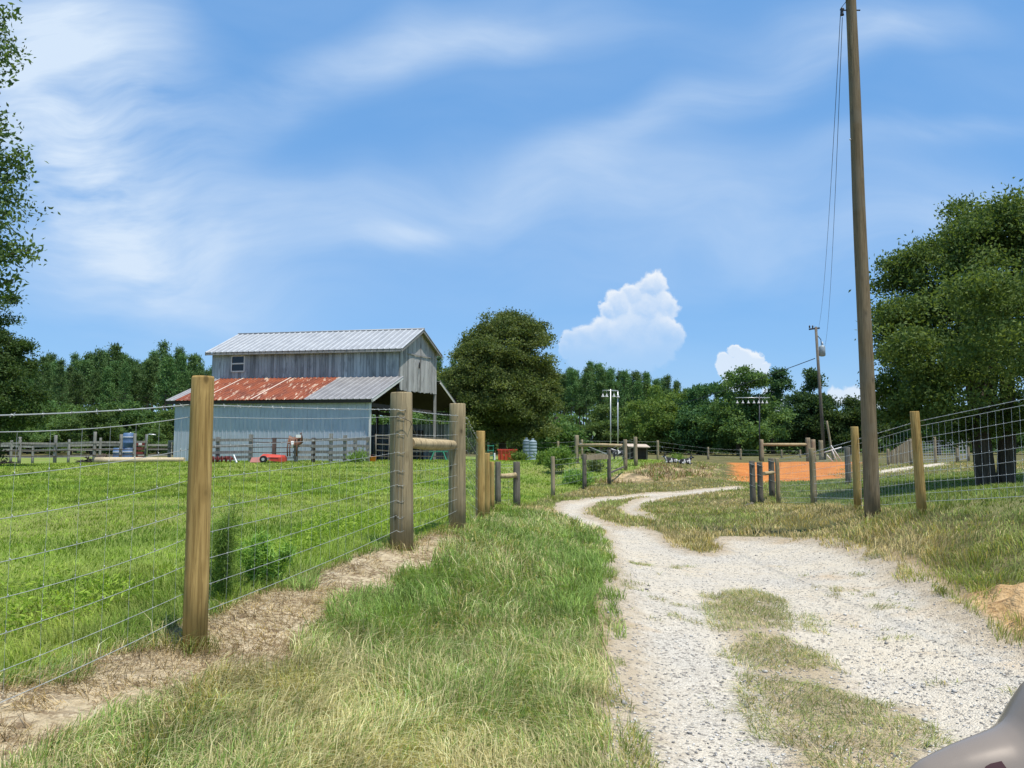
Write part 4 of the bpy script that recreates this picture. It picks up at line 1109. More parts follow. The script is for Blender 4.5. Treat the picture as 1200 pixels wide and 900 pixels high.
BPs = [(-20, 517, 539, 50), (12.5, 516, 539, 50), (38, 523, 541, 50), (80, 515, 541, 49), (117, 513, 536, 50), (150, 514, 536, 50), (200, 516, 536, 51)]
root = empty('paddock_fence', uvpost(*BPs[1])[0], 'second grey fence close behind the paddock rails, before the dark woods', 'fence')
cs = []
for (u, vt, vb, Y) in BPs:
    p, h = uvpost(u, vt, vb, Y); cs.append(p); post_mesh('post', p, h, .08, M['gray_rail'], root, n=8)
rails(root, cs, (.45, .85, 1.12), .04, .13, M['gray_rail'])
# peeled log lying in front
a_, b_ = at(112, 545, 38.6), at(216, 540, 38.6)
za, zb = h1(a_[0], a_[1]) + .14, h1(b_[0], b_[1]) + .12
mb = MB(); mb.tube([(a_[0] + (b_[0] - a_[0]) * f, a_[1] + (b_[1] - a_[1]) * f, za + (zb - za) * f) for f in (0, .2, .5, .8, 1)], [.17, .165, .15, .13, .12], 14, wob=.03)
tag(mb.build('peeled_log', M['log'], None, (a_[0], a_[1], za)), 'long pale peeled log lying on the grass before the paddock fence', 'log')
# right hand far corral: plank wall, posts, net panels, white gate
root = empty('plank_corral', uvpost(1066, 513, 543, 45)[0], 'plank sided pen with net panels behind the shady oak', 'fence')
pk = MB()
for k in range(11):
    u = 1044 + k * 2.3; b0 = at(u, 541, 47); hh = (525 - (529 - k * 1.5)) / 900 * 47 + EYE
    z0 = h1(b0[0], b0[1]); pk.box((b0[0], b0[1], (z0 + hh) / 2), (.105, .04, hh - z0), tint=random.random())
pk.build('plank_panel', M['post_far'], root)
cs = []
for (u, vt, vb) in [(1041, 526, 541), (1068, 514, 543), (1096.5, 512, 543.5), (1122, 513, 541.5), (1135, 513, 540), (1145, 514, 541)]:
    p, h = uvpost(u, vt, vb, 45); cs.append(p); post_mesh('post', p, h, .085, M['post_far'], root, n=8)
npn = MB()
for a, b in ((cs[1], cs[2]), (cs[2], cs[3])):
    for k in range(9): npn.beam((a[0], a[1], a[2] + .1 + k * .15), (b[0], b[1], b[2] + .1 + k * .15), .016, .016)
    for k in range(9):
        f = (k + .5) / 9; npn.beam((a[0] + (b[0] - a[0]) * f, a[1] + (b[1] - a[1]) * f, a[2] + .1), (a[0] + (b[0] - a[0]) * f, a[1] + (b[1] - a[1]) * f, a[2] + 1.3), .014, .014)
npn.build('net_panel', M['galv'], root)
mb = MB(); mb.beam((cs[4][0], cs[4][1] - .1, cs[4][2] + 1.1), (cs[5][0], cs[5][1] - .1, cs[5][2] + 1.1), .05, .12); mb.build('rail', M['post_far'], root)
gt = MB(); a, b = np.array(cs[3]), np.array(cs[4])
for z in (.15, .4, .65, .9, 1.15, 1.35): gt.beam(tuple(a + [.09, -.02, z]), tuple(b + [-.09, -.02, z]), .04, .05)
for f in (.18, .5, .82): c = a + (b - a) * f; gt.beam(tuple(c + [0, -.02, .13]), tuple(c + [0, -.02, 1.37]), .045, .045)
gr = gt.build('pipe_gate', M['lampshade'], None, tuple(a)); tag(gr, 'small white pipe gate closing the plank pen behind the oak', 'gate')

# ------------------------------------------------------------------ utility poles and cables
b0 = at(1022, 591, 11.8); bz = h1(b0[0], b0[1])
pole = empty('utility_pole', (b0[0], b0[1], bz), 'tall brown wooden utility pole rising beside the right fence', 'utility pole')
mb = MB(); zs = np.linspace(-.3, 9.6, 16)
mb.tube([(b0[0] - .004 * z + .006 * math.sin(z), b0[1] + .004 * math.sin(z * 1.7), bz + z) for z in zs], [.116 - .0046 * max(z, 0) for z in zs], 24, wob=.012)
mb.build('shaft', M['pole'], pole)
def polex(z): return b0[0] - .004 * z + .006 * math.sin(z)
ih = at(1000, 12, 11.8)[2] - bz
mb = MB(); px_ = polex(ih)
mb.tube([(px_ - .17, b0[1], bz + ih), (px_ + .14, b0[1], bz + ih)], .011, 8)
mb.build('crossbolt', M['darkmetal'], pole)
mb = MB(); mb.lathe((px_ - .15, b0[1], bz + ih - .035), [(.012, -.06), (.03, -.05), (.02, -.02), (.02, .02), (.035, .05), (.02, .07)], 10); mb.build('insulator', M['darkmetal'], pole)
mb = MB(); mb.box((px_ + .085, b0[1] - .02, bz + 1.32), (.0, .0, .0)) if False else None
mb = MB(); hz = at(1000, 165, 11.8)[2]
mb.tube([(polex(hz - bz) - .10, b0[1] - .03, hz), (polex(hz - bz) - .125, b0[1] - .04, hz + .012)], .012, 6); mb.build('bolt', M['galv'], pole)
fb = at(966, 534, 61); ftop = at(956, 383, 61); fz = h1(fb[0], fb[1])
fp = empty('utility_pole', (fb[0], fb[1], fz), 'far thin leaning utility pole carrying a transformer above the trees', 'utility pole')
mb = MB(); mb.tube([(fb[0], fb[1], fz - .2), tuple((np.array([fb[0], fb[1], fz]) + ftop) / 2), tuple(ftop)], [.14, .125, .10], 12); mb.build('shaft', M['post_dark'], fp)
tc_ = at(963.5, 411, 61)
mb = MB(); mb.lathe((tc_[0], tc_[1], tc_[2] - .45), [(.16, 0), (.24, .05), (.24, .75), (.18, .85), (.05, .88)], 14); tf = mb.build('transformer', M['transformer'], fp)
mb = MB(); mb.lathe((tc_[0] + .05, tc_[1], tc_[2] + .43), [(.05, 0), (.06, .15), (.03, .3)], 8); mb.build('bushing', M['porcelain'], tf)
mb = MB(); mb.beam((ftop[0] - .55, ftop[1], ftop[2] - .2), (ftop[0] + .3, ftop[1], ftop[2] - .1), .1, .12)
for dx in (-.5, -.25): mb.lathe((ftop[0] + dx, ftop[1], ftop[2] - .1), [(.05, 0), (.07, .12), (.04, .22)], 8)
mb.build('crossarm', M['darkmetal'], fp)
mb = MB()
for (ua, va, ub, vb) in [(963, 411, 962, 398), (962, 398, 957, 392)]: mb.tube([tuple(at(ua, va, 61)), tuple(at(ub, vb, 61))], .03, 5)
mb.build('jumper', M['wire_dark'], fp)
sp = at(976, 532, 60.5)
tag(post_mesh('leaning_pole', (sp[0], sp[1], fz), at(970, 493, 60)[2] - fz, .09, M['post_far'], None, (-.13, 0), 8, (sp[0], sp[1], fz)), 'short bare pole leaning against the base of the far utility pole', 'pole')
def cable(name, p, q, sag, r, lab, n=40):
    cv = MB(); p, q = np.array(p), np.array(q)
    pts = [tuple(p + (q - p) * f - np.array([0, 0, sag * 4 * f * (1 - f)])) for f in np.linspace(0, 1, n)]
    cv.tube(pts, r, 6, False); return tag(cv.build(name, M['wire_dark'], None, tuple(p)), lab, 'cable')
i0 = np.array([px_ - .17, b0[1], bz + ih])
cable('power_cable', i0 + [0, 0, .03], ftop + [-.1, 0, .1], 2.2, .005, 'upper of two black cables drooping between the two utility poles')
cable('power_cable', i0 + [.02, 0, -.12], at(962, 396, 61), 2.6, .005, 'lower of two black cables drooping between the two utility poles')
cable('power_cable', i0 + [0, 0, .03], (i0[0] - 1.5, -30, i0[2] + .6), .8, .005, 'black cable running up out of the picture from the tall pole')
cable('power_cable', at(955, 420, 61), at(640, 500, 140), 1.5, .03, 'black cable descending leftward from the far pole across the treetops')

# ------------------------------------------------------------------ arena lamps
def lamp_post(u, vt, vb, Y, lab, arm_u0, arm_u1, v_arm, lamps, dropv, r=.036, sc=.7, pm='galv'):
    b = at(u, vb, Y); z = h1(b[0], b[1]); t = at(u, vt, Y)
    rt = empty('lamp_post', (b[0], b[1], z), lab, 'lamp post', 'arena lamp posts')
    mb = MB(); mb.tube([(b[0], b[1], z - .1), tuple(t)], [r * 1.2, r], 10); mb.build('pole', M[pm], rt)
    if arm_u0 is not None:
        mb = MB(); mb.tube([tuple(at(arm_u0, v_arm, Y)), tuple(at(arm_u1, v_arm, Y))], .028, 6); mb.build('arm', M['galv'], rt)
    for lu in lamps:
        c = at(lu, dropv, Y)
        mb = MB(); mb.lathe((c[0], c[1], c[2] - .14), [(.20 * sc, 0), (.17 * sc, .05 * sc), (.07 * sc, .2 * sc), (.05 * sc, .34 * sc)], 12)
        sh = mb.build('lamp_shade', M['lampshade'], rt)
        if arm_u0 is not None:
            top = at(lu, v_arm, Y); mb = MB(); mb.tube([(c[0], c[1], c[2] + .18), tuple(top)], .018, 5); mb.build('stem', M['galv'], sh)
lamp_post(715.5, 456, 537, 55, 'galvanised lamp post with a cluster of white bell shades on its arm', 706, 722, 457.5, [706.5, 711, 719.5], 463)
lamp_post(724, 459, 534, 55, 'thinner galvanised lamp post ending in a gooseneck with one white shade', 716, 724, 458, [724.3], 463.5, .038)
lamp_post(890, 464, 539, 58, 'dark slim lamp post with a long row of small white shades along its arm', 862, 902, 466, [864, 870.5, 877, 883.5, 889, 893.5, 898.5], 470.5, .04, .6, 'darkmetal')
# ------------------------------------------------------------------ trees
def branch(mb, p, q, r0, r1, bendy=.08, seg=5, n=8):
    p, q = np.array(p, float), np.array(q, float); L = np.linalg.norm(q - p)
    off = rng.normal(0, bendy * L, 3)
    pts = [p + (q - p) * f + off * math.sin(f * math.pi) * .5 for f in np.linspace(0, 1, seg)]
    mb.tube([tuple(x) for x in pts], list(np.linspace(r0, r1, seg)), n, False, wob=.04); return pts

def crown_points(lobes, nclump, per, sig, shell=.75):
    """boughs spread over the lobes, each carrying a domed spray of leaf clumps"""
    lob = np.array(lobes, float); vol = lob[:, 3] * lob[:, 4] * lob[:, 5]; pr = vol ** .67; pr /= pr.sum()
    nb = max(10, nclump // 13)
    k = rng.choice(len(lob), nb, p=pr)
    d = rng.normal(0, 1, (nb, 3)); d[:, 2] += .15; d /= np.linalg.norm(d, axis=1)[:, None]
    rad = (shell + (1.02 - shell) * rng.random(nb)) * np.where(rng.random(nb) < .22, rng.uniform(.3, .8, nb), 1)
    bc = lob[k, :3] + d * rad[:, None] * lob[k, 3:]
    br = np.clip(.30 * lob[k, 3:].mean(1), sig * 1.3, sig * 4) * rng.uniform(.7, 1.35, nb)
    m = rng.integers(0, nb, nclump)
    e = rng.normal(0, 1, (nclump, 3)); e[:, 2] = np.abs(e[:, 2]) * .9 - .15; e /= np.linalg.norm(e, axis=1)[:, None]
    c = bc[m] + e * br[m][:, None] * np.array([1.15, 1.15, .75]) * rng.uniform(.6, 1.1, (nclump, 1))
    return c

def tree(name, lab, cat, base, lobes, nclump, per, sig, lrange, width, cols, trunk=None, limbs=True, group=None, leafmat='leaf', up=.2, bark='bark', shell=.7, copyable=False, clumpflat=.7, stuffname='crown'):
    root = empty(name, base, lab, cat, group)
    mb = MB()
    for (p, q, r0, r1) in trunk or []: branch(mb, p, q, r0, r1, .03, 6, 12)
    if limbs and trunk:
        top = np.array(trunk[-1][1], float)
        for lb in lobes:
            branch(mb, top - [0, 0, .3 * random.random()], np.array(lb[:3]) + rng.normal(0, .1, 3), trunk[-1][3] * .6, .03, .08, 6, 7)
    if mb.v: mb.build('trunk', M[bark], root)
    cl = crown_points(lobes, nclump, per, sig, shell)
    idx = np.repeat(np.arange(nclump), per)
    cs = cl[idx] + rng.normal(0, 1, (len(idx), 3)) * np.array([sig, sig, sig * clumpflat])
    tone = rng.random(nclump)[idx]
    leaf_cloud(stuffname, cs, .02, lrange, width, cols, root, up, leafmat, tone)
    return root

OAK = ((.027, .045, .013), (.078, .100, .028))
# the big shady oak behind the right fence
OY = 19.0
ob = at(1168, 562, OY); oz = h1(ob[0], ob[1])
def OL(u, v, ru, rv, dy=0, ry=None):
    c = at(u, v, OY + dy); s = (OY + dy) / 900
    return (c[0], c[1], c[2], ru * s, (ry or ru) * s, rv * s)
lobes = [OL(1180, 345, 105, 95), OL(1110, 375, 66, 75, -1), OL(1062, 420, 36, 70), OL(1250, 345, 90, 105), OL(1180, 400, 110, 70, -2.6), OL(1215, 275, 80, 50), OL(1120, 310, 52, 45, .5), OL(1070, 370, 38, 50, .8),
         OL(1080, 465, 52, 36, -.6), OL(1140, 468, 70, 34, -1.8), OL(1240, 460, 80, 40, -1), OL(1190, 390, 100, 70, 2.4), OL(1310, 320, 60, 80), OL(1260, 262, 60, 36), OL(1160, 285, 40, 36, -.6), OL(1046, 470, 22, 34, .3), OL(1096, 306, 50, 40, .2), OL(1062, 338, 32, 44, .4), OL(1140, 268, 40, 30, .3), OL(1056, 400, 26, 50, .2), OL(1090, 440, 50, 50, 1.5), OL(1130, 500, 60, 16, .5), OL(1230, 500, 70, 18, 0)]
tree('oak_tree', 'broad dark shady oak behind the right wire fence', 'tree', (ob[0], ob[1], oz), lobes, 4300, 40, .17, (.065, .125), .5, OAK,
     [((ob[0] - .25, ob[1], oz - .2), (ob[0] - .42, ob[1] + .1, 3.4), .24, .17), ((ob[0] + .25, ob[1] + .1, oz - .2), (ob[0] + .40, ob[1], 3.3), .22, .15), ((ob[0] - .1, ob[1] + .1, 2.2), (ob[0] + .2, OY, 4.8), .2, .12)], shell=.72, up=.35)
# round tree behind the barn
tb = at(588, 541, 52); tz = h1(tb[0], tb[1])
def L_(u, v, ru, rv, Y, ry=None):
    c = at(u, v, Y); s = Y / 900
    return (c[0], c[1], c[2], ru * s, (ry or (ru * .9)) * s, rv * s)
lobes = [L_(588, 418, 42, 48, 52), L_(566, 445, 40, 40, 52), L_(612, 448, 40, 42, 52), L_(588, 470, 55, 38, 51.5), L_(604, 400, 28, 26, 51.5), L_(572, 404, 28, 28, 52), L_(590, 384, 22, 18, 52), L_(628, 470, 24, 32, 51.5), L_(546, 462, 22, 32, 52), L_(633, 425, 14, 24, 52), L_(610, 490, 34, 20, 51), L_(575, 495, 36, 24, 50.5), L_(640, 492, 22, 24, 51), L_(552, 490, 22, 26, 52), L_(625, 512, 24, 14, 50.5), L_(588, 440, 60, 60, 52), L_(648, 450, 9, 20, 52)]
lobes += [L_(556, 425, 22, 30, 52), L_(622, 405, 22, 26, 52), L_(640, 445, 16, 30, 51.5), L_(540, 440, 16, 26, 52)]
tree('broadleaf_tree', 'full round broadleaf tree standing just right of the barn', 'tree', (tb[0], tb[1], tz), lobes, 4200, 34, .22, (.11, .22), .5, ((.046, .074, .021), (.115, .145, .048)),
     [((tb[0], tb[1], tz - .2), (tb[0] + .1, tb[1], 4.0), .28, .2)], shell=.72, up=.3)
# oak at the left edge: open sprays of leaves against the sky
lx = -9.9
lobes = [(-10.0, 11.2, 6.2, 2.1, 2.2, 2.6), (-9.2, 11, 4.6, 1.5, 1.5, 1.0), (-9.4, 11, 8.0, 1.5, 1.6, 1.1), (-8.6, 10.9, 6.0, .8, .9, .9), (-10.5, 11, 8.4, 2, 2, 1.5), (-10.4, 11.3, 4.6, 1.8, 1.8, 1.3)]
tree('oak_tree', 'open leafy oak reaching in from the left edge against the sky', 'tree', (lx, 11.4, h1(lx, 11.4)), lobes, 1100, 46, .15, (.05, .10), .45, ((.027, .047, .016), (.068, .092, .032)),
     [((lx, 11.4, h1(lx, 11.4) - .2), (lx - .1, 11.3, 4.4), .24, .17)], shell=.6, up=.1)
root_l = bpy.data.objects['oak_tree.001']
tw = MB(); tp = []
for (u, v, Y) in [(30, 18, 11), (32, 60, 10.8), (22, 84, 11), (40, 175, 10.9), (46, 205, 11), (36, 232, 10.9), (52, 292, 10.9), (58, 296, 11.1), (34, 325, 11), (30, 330, 11.2), (20, 150, 10.8), (45, 185, 10.9), (22, 250, 10.8), (30, 280, 11), (28, 210, 10.8), (15, 300, 10.8), (12, 35, 11)]:
    q = at(u - 14, v, Y); p = np.array([-9.0 + random.uniform(-.4, .4), 11, q[2] - random.uniform(.2, .9)])
    pts = branch(tw, p, q, .022, .004, .035, 7, 5)
    for f in np.linspace(.35, 1, 34):
        i = min(int(f * 6), 5); tp.append(np.array(pts[i]) * (1 - (f * 6 - i)) + np.array(pts[min(i + 1, 6)]) * (f * 6 - i))
tw.build('branches', M['bark'], root_l)
tp = np.repeat(np.array(tp), 9, 0); leaf_cloud('sprays', tp, .085, (.06, .115), .45, ((.028, .05, .016), (.070, .095, .032)), root_l, .1)
# dense dark evergreen below it
eb = at(-6, 546, 33); ez = h1(eb[0], eb[1])
lobes = [L_(-12, 480, 62, 50, 33), L_(-14, 430, 48, 48, 33), L_(-12, 385, 34, 38, 33), L_(-8, 358, 20, 24, 33), L_(20, 470, 26, 34, 32.5), L_(18, 425, 20, 24, 33), L_(16, 398, 18, 12, 32.8), L_(-20, 515, 55, 22, 33)]
tree('evergreen_tree', 'dense dark conical evergreen at the left edge below the oak sprays', 'tree', (eb[0], eb[1], ez), lobes, 1100, 40, .17, (.09, .17), .45, ((.020, .044, .014), (.052, .080, .024)),
     [((eb[0], eb[1], ez - .2), (eb[0], eb[1], 5.5), .2, .08)], shell=.66, up=.1)
# middle distance trees, each its own
MID = [  # label, base u, Y, lobes(u,v,ru,rv), clumps, colours
    ('bright olive round tree in the middle of the treeline by the lamp posts', 770, 88, [(772, 490, 34, 34), (752, 505, 26, 26), (795, 508, 26, 26), (774, 472, 22, 16)], 420, ((.045, .080, .018), (.10, .135, .035))),
    ('low pale green tree directly behind the paired lamp posts', 715, 92, [(716, 500, 26, 26), (705, 515, 24, 20), (728, 514, 22, 20)], 300, ((.045, .082, .024), (.095, .135, .045))),
    ('narrow dark tree with a spiky top left of the small heaped cloud', 820, 86, [(822, 480, 17, 36), (815, 505, 28, 28), (832, 505, 24, 30), (824, 455, 9, 14)], 330, ((.018, .045, .018), (.048, .082, .030))),
    ('tall broad oak under the small heaped cloud', 866, 80, [(872, 462, 28, 28), (852, 490, 30, 34), (890, 494, 30, 32), (870, 512, 40, 24), (878, 446, 18, 13)], 520, ((.038, .072, .022), (.085, .125, .040))),
    ('dark pointed tree rising just right of the broad oak', 906, 92, [(905, 452, 16, 20), (908, 480, 20, 28), (912, 510, 22, 24)], 260, ((.018, .046, .020), (.048, .085, .034))),
    ('tall spired green conifer left of the far utility pole', 946, 84, [(952, 452, 9, 18), (948, 478, 20, 26), (935, 494, 20, 30), (962, 496, 22, 32), (944, 515, 34, 20)], 420, ((.022, .052, .022), (.055, .095, .036))),
    ('low dark tree between the far pole and the shady oak', 995, 82, [(994, 496, 26, 26), (975, 505, 20, 22), (1016, 500, 24, 26), (1040, 505, 24, 24)], 420, ((.020, .044, .014), (.055, .085, .026))),
    ('rounded dark green tree at the right foot of the round barn tree', 652, 66, [(648, 508, 22, 24), (662, 515, 18, 18), (640, 520, 20, 14)], 260, ((.036, .068, .020), (.080, .118, .036))),
    ('dark broad tree filling the gap left of the tall oak', 800, 96, [(800, 500, 24, 32), (845, 500, 24, 34), (835, 470, 16, 22)], 320, ((.020, .046, .016), (.052, .084, .026))),
    ('dark tree in the shade line far behind the oak trunk', 1100, 78, [(1075, 500, 34, 26), (1110, 500, 34, 28), (1150, 500, 40, 30), (1195, 500, 40, 30)], 460, ((.018, .040, .013), (.048, .075, .024))),
]
for lab, u, Y, lb, nc, cols in MID:
    b = at(u, 534, Y); z = h1(b[0], b[1]); s = Y / 900
    tree('broadleaf_tree' if 'conifer' not in lab else 'conifer_tree', lab, 'tree', (b[0], b[1], z), [L_(*q, Y + random.uniform(-1.5, 1.5)) for q in lb], int(nc * 2), 30, .28, (.18, .38), .5, cols,
         [((b[0], b[1], z - .3), (b[0], b[1], z + 3.5), .28, .18)], shell=.66, up=.3)

# pines: three built, then copied through the woods
def pine(hh, seed, lab, group):
    global rng
    rng = np.random.default_rng(seed)
    root = empty('pine_tree', (0, 0, -50), lab, 'tree', group)
    mb = MB(); bx = rng.normal(0, .12, 2)
    top = hh * .97
    pts = [(bx[0] * math.sin(f * 3), bx[1] * math.sin(f * 2.3), -50 + top * f) for f in np.linspace(0, 1, 8)]
    mb.tube(pts, list(np.linspace(.19, .04, 8)), 8, False)
    cl = []; z = hh * rng.uniform(.5, .58)
    while z < hh:
        f = (z - hh * .4) / (hh * .6); n = rng.integers(3, 6); a0 = rng.uniform(0, 6.28)
        Rm = (2.3 * (1 - f) ** .75 + .35) * rng.uniform(.65, 1.1) * min(1, .45 + f * 2.2)
        for k in range(n):
            a = a0 + k * 6.28 / n + rng.normal(0, .3); r = Rm * rng.uniform(.55, 1.1)
            tip = np.array([r * math.cos(a), r * math.sin(a), -50 + z + r * rng.uniform(.05, .35)])
            mb.tube([(0, 0, -50 + z), tuple(tip)], [.05, .02], 4, False)
            for g in (.5, .75, 1): 
                if rng.random() < .85: cl.append(tip * g + np.array([0, 0, (-50 + z) * (1 - g)]) + rng.normal(0, .15, 3))
        z += hh * rng.uniform(.035, .06)
    cl.append(np.array([0, 0, -50 + hh]))
    mb.build('trunk', M['pinebark'], root)
    cl = np.array(cl); cs = np.repeat(cl, 34, 0) + rng.normal(0, 1, (len(cl) * 34, 3)) * np.array([.33, .33, .24])
    tone = np.repeat(rng.random(len(cl)), 34)
    leaf_cloud('crown', cs, .03, (.28, .55), .13 if False else .28, ((.035, .070, .022), (.082, .130, .045)), root, .5, 'pine_leaf', tone)
    return root
WOODL = 'tall pine among many alike in the dense wood behind the paddock and barn'
WOODC = 'tall dark pine among many alike on the skyline right of the round barn tree'
WOODR = 'tall pine among many alike half hidden behind the trees at right'
protos = [pine(15.5, 101, WOODL, 'pines in the left wood'), pine(14, 102, WOODL, 'pines in the left wood'), pine(16.5, 103, WOODL, 'pines in the left wood'), pine(14.8, 104, WOODL, 'pines in the left wood')]
rng = np.random.default_rng(77)
used = set()
def copy_tree(o):
    r = o.copy(); col.objects.link(r)
    for ch in o.children:
        c = ch.copy(); col.objects.link(c); c.parent = r
    return r
def put_pine(u, vtop, Y, lab, group):
    k = random.randrange(4); p = protos[k]; q = at(u, 530, Y); z = h1(q[0], q[1])
    hgt = at(u, vtop, Y)[2] - z
    o = p if k not in used else copy_tree(p)
    used.add(k)
    o.location = (q[0], q[1], z); s = hgt / [15.5, 14, 16.5, 14.8][k]
    w = s * random.uniform(.68, 1.0); o.scale = (w, w, s); o.rotation_euler = (0, 0, random.uniform(0, 6.28)); o['label'] = lab; o['group'] = group
def skyl(u):   # height of the left wood's outline
    return np.interp(u, [-120, 50, 90, 130, 160, 180, 215, 245, 400, 520, 560], [425, 424, 420, 416, 420, 413, 416, 420, 424, 424, 428])
for Y0, off, step in ((108, 6, 17), (116, 2, 15), (124, -1, 14), (134, 0, 15)):
    u = -110 + random.uniform(0, 10)
    while u < 560:
        if not (250 < u < 480 and Y0 > 110):
            put_pine(u, skyl(u) + off + random.uniform(-8, 17), Y0 + random.uniform(-4, 4), WOODL, 'pines in the left wood')
        u += step * random.uniform(.7, 1.35)
def skyc(u): return np.interp(u, [620, 655, 700, 760, 800, 850, 900, 1000, 1300], [444, 438, 433, 438, 452, 462, 466, 475, 485])
for Y0, off, step in ((112, 7, 15), (120, 1, 11), (128, 0, 11)):
    u = 622 + random.uniform(0, 8)
    while u < (835 if Y0 < 128 else 1120):
        put_pine(u, skyc(u) + off + random.uniform(-7, 12), Y0 + random.uniform(-3, 3), WOODC if u < 815 else WOODR, 'pines in the centre wood' if u < 815 else 'pines behind the right trees')
        u += step * random.uniform(.7, 1.35) * (1 if u < 815 else 2)
# broadleaf understorey along the left wood
def bushy(seed, cols):
    global rng
    rng = np.random.default_rng(seed)
    lobes = [(0, 0, 3.2 - 60, 2.0, 2.0, 2.0), (-1.2, .2, 2.2 - 60, 1.5, 1.4, 1.5), (1.3, -.2, 2.4 - 60, 1.5, 1.4, 1.6), (.2, 0, 4.6 - 60, 1.3, 1.3, 1.1), (0, 0, 1.2 - 60, 2.1, 2, 1.2)]
    return tree('broadleaf_tree', 'bushy broadleaf tree at the foot of the pine wood behind the paddock', 'tree', (0, 0, -60), lobes, 300, 26, .25, (.18, .36), .5, cols, [((0, 0, -60.2), (0, 0, -57.5), .18, .1)], group='bushy trees along the left wood', shell=.65, up=.3)
bproto = [bushy(201, ((.040, .078, .022), (.092, .140, .040))), bushy(202, ((.028, .058, .018), (.072, .110, .034))), bushy(203, ((.048, .085, .026), (.10, .145, .05)))]
rng = np.random.default_rng(78); bused = set()
def put_bush(u, vtop, Y, lab, group):
    k = random.randrange(3); q = at(u, 530, Y); z = h1(q[0], q[1]); hgt = at(u, vtop, Y)[2] - z
    o = bproto[k] if k not in bused else copy_tree(bproto[k]); bused.add(k)
    o.location = (q[0], q[1], z); s = hgt / 5.6; w = s * random.uniform(.9, 1.3); o.scale = (w, w, s); o.rotation_euler = (0, 0, random.uniform(0, 6.28)); o['label'] = lab; o['group'] = group
for Y0, step, vt in ((82, 24, 492), (94, 19, 478)):
    u = -90
    while u < 648:
        if not (290 < u < 460):
            put_bush(u, vt + random.uniform(-12, 14), Y0 + random.uniform(-4, 4), 'bushy broadleaf tree at the foot of the pine wood behind the paddock', 'bushy trees along the left wood')
        u += step * random.uniform(.7, 1.3)
for Y0, step, vt in ((100, 20, 488),):
    u = 640
    while u < 1240:
        put_bush(u, vt + random.uniform(-14, 12), Y0 + random.uniform(-3, 5), 'bushy understorey tree at the foot of the centre and right woods', 'bushy trees along the far wood')
        u += step * random.uniform(.7, 1.3)
# the deep wood behind, one mass
K = 15000
bu = rng.uniform(-200, 1320, K); bY = rng.uniform(138, 165, K); bx = (bu - 600) / 900 * bY; bz = .5 + rng.random(K) ** .8 * np.interp(bu, [-200, 560, 640, 800, 900, 1320], [12.5, 12, 11.5, 9, 7, 6]) * rng.uniform(.7, 1, K)
tag(leaf_cloud('deep_woods', np.stack([bx, bY, bz], 1), .2, (.9, 1.9), .55, ((.022, .045, .016), (.055, .085, .028)), None, .3), kind='stuff')
# a dark floor of brush under the wood's edge
K = 9000
bu = rng.uniform(-200, 1320, K); bY = rng.uniform(88, 130, K); bx = (bu - 600) / 900 * bY; bz = .7 + rng.random(K) ** 2 * 2.6
tag(leaf_cloud('undergrowth', np.stack([bx, bY, bz], 1), .2, (.4, 1.0), .5, ((.022, .042, .015), (.06, .09, .03)), None, .3), kind='stuff')

# ------------------------------------------------------------------ weeds and bushes
rng = np.random.default_rng(5)
wp = [at(262, 690, 5.35), at(285, 684, 5.55)]
clump_weeds('tall_weed', [(wp[0][0], wp[0][1], 'feathery tall green weed just right of the nearest yellow fence post')], .66, (.085, .155, .028), (.15, .225, .055), '', 'weed', 560, width=.004, spread=.22)
clump_weeds('tall_weed', [(wp[1][0] + .05, wp[1][1] + .3, 'lower bushy weed behind the feathery one inside the fence')], .36, (.085, .15, .028), (.15, .22, .05), '', 'weed', 330, width=.010, spread=.25)
# lush weeds along the inside of the fence, too many to count
K = 15000
f = rng.random(K); P0 = np.array([-2.75, 1.6]); P1 = np.array([-1.0, 9.4]); nrm = np.array([-.977, .215])
off = rng.random(K) ** 1.2 * 1.15 + .14
cx = P0[0] + (P1[0] - P0[0]) * f + nrm[0] * off - .30 * np.sin(f * math.pi); cy = P0[1] + (P1[1] - P0[1]) * f + nrm[1] * off
dn = vnoise(cx, cy, 1.6, 41) * .6 + vnoise(cx, cy, 4, 42) * .4
mm = masks(cx, cy)
q = (dn > .55) & (mm['sand'] < .05) & (mm['past'] > .05)
cx, cy, dn = cx[q], cy[q], dn[q]
hz = H(cx, cy) + rng.random(len(cx)) * np.clip((dn - .50) * .9, .03, .24)
tag(leaf_cloud('fence_weeds', np.stack([cx, cy, hz], 1), .012, (.022, .055), .30, ((.095, .15, .016), (.18, .225, .035)), None, .6), kind='stuff')
def bush(u, vt, vb, Y, w, lab, cols, n=70):
    b = at(u, vb, Y); z = h1(b[0], b[1]); h = at(u, vt, Y)[2] - z; s = w / 2 / 900 * Y
    lobes = [(b[0], b[1], z + h * .5, s, s, h * .45), (b[0] - s * .5, b[1], z + h * .35, s * .6, s * .6, h * .35), (b[0] + s * .5, b[1] - .1, z + h * .4, s * .55, s * .6, h * .4)]
    tree('bush', lab, 'bush', (b[0], b[1], z), lobes, n, 30, .14, (.08, .17), .35, cols, [((b[0], b[1], z - .1), (b[0], b[1], z + h * .5), .03, .015)], shell=.5, up=.8, stuffname='leaves', bark='stem')
GB = ((.06, .105, .02), (.11, .16, .04))
bush(659, 527, 549, 31, 26, 'leafy green bush in the grass just right of the water tanks', GB)
bush(640, 530, 546, 34, 16, 'smaller yellow green bush close to the foot of the tanks', GB, 45)
bush(676, 557, 573, 27.5, 24, 'sprawling green weed bush beside the second lane post', GB, 60)
bush(697, 540, 551, 32, 8, 'thin dark stalky bush framed by the far lane posts', ((.05, .07, .03), (.10, .12, .05)), 24)
bush(608, 533, 543, 38, 14, 'light green weeds in front of the orange bin', GB, 36)
bush(420, 533, 541, 35.8, 14, 'little green weeds at the foot of the corral boards', GB, 26)
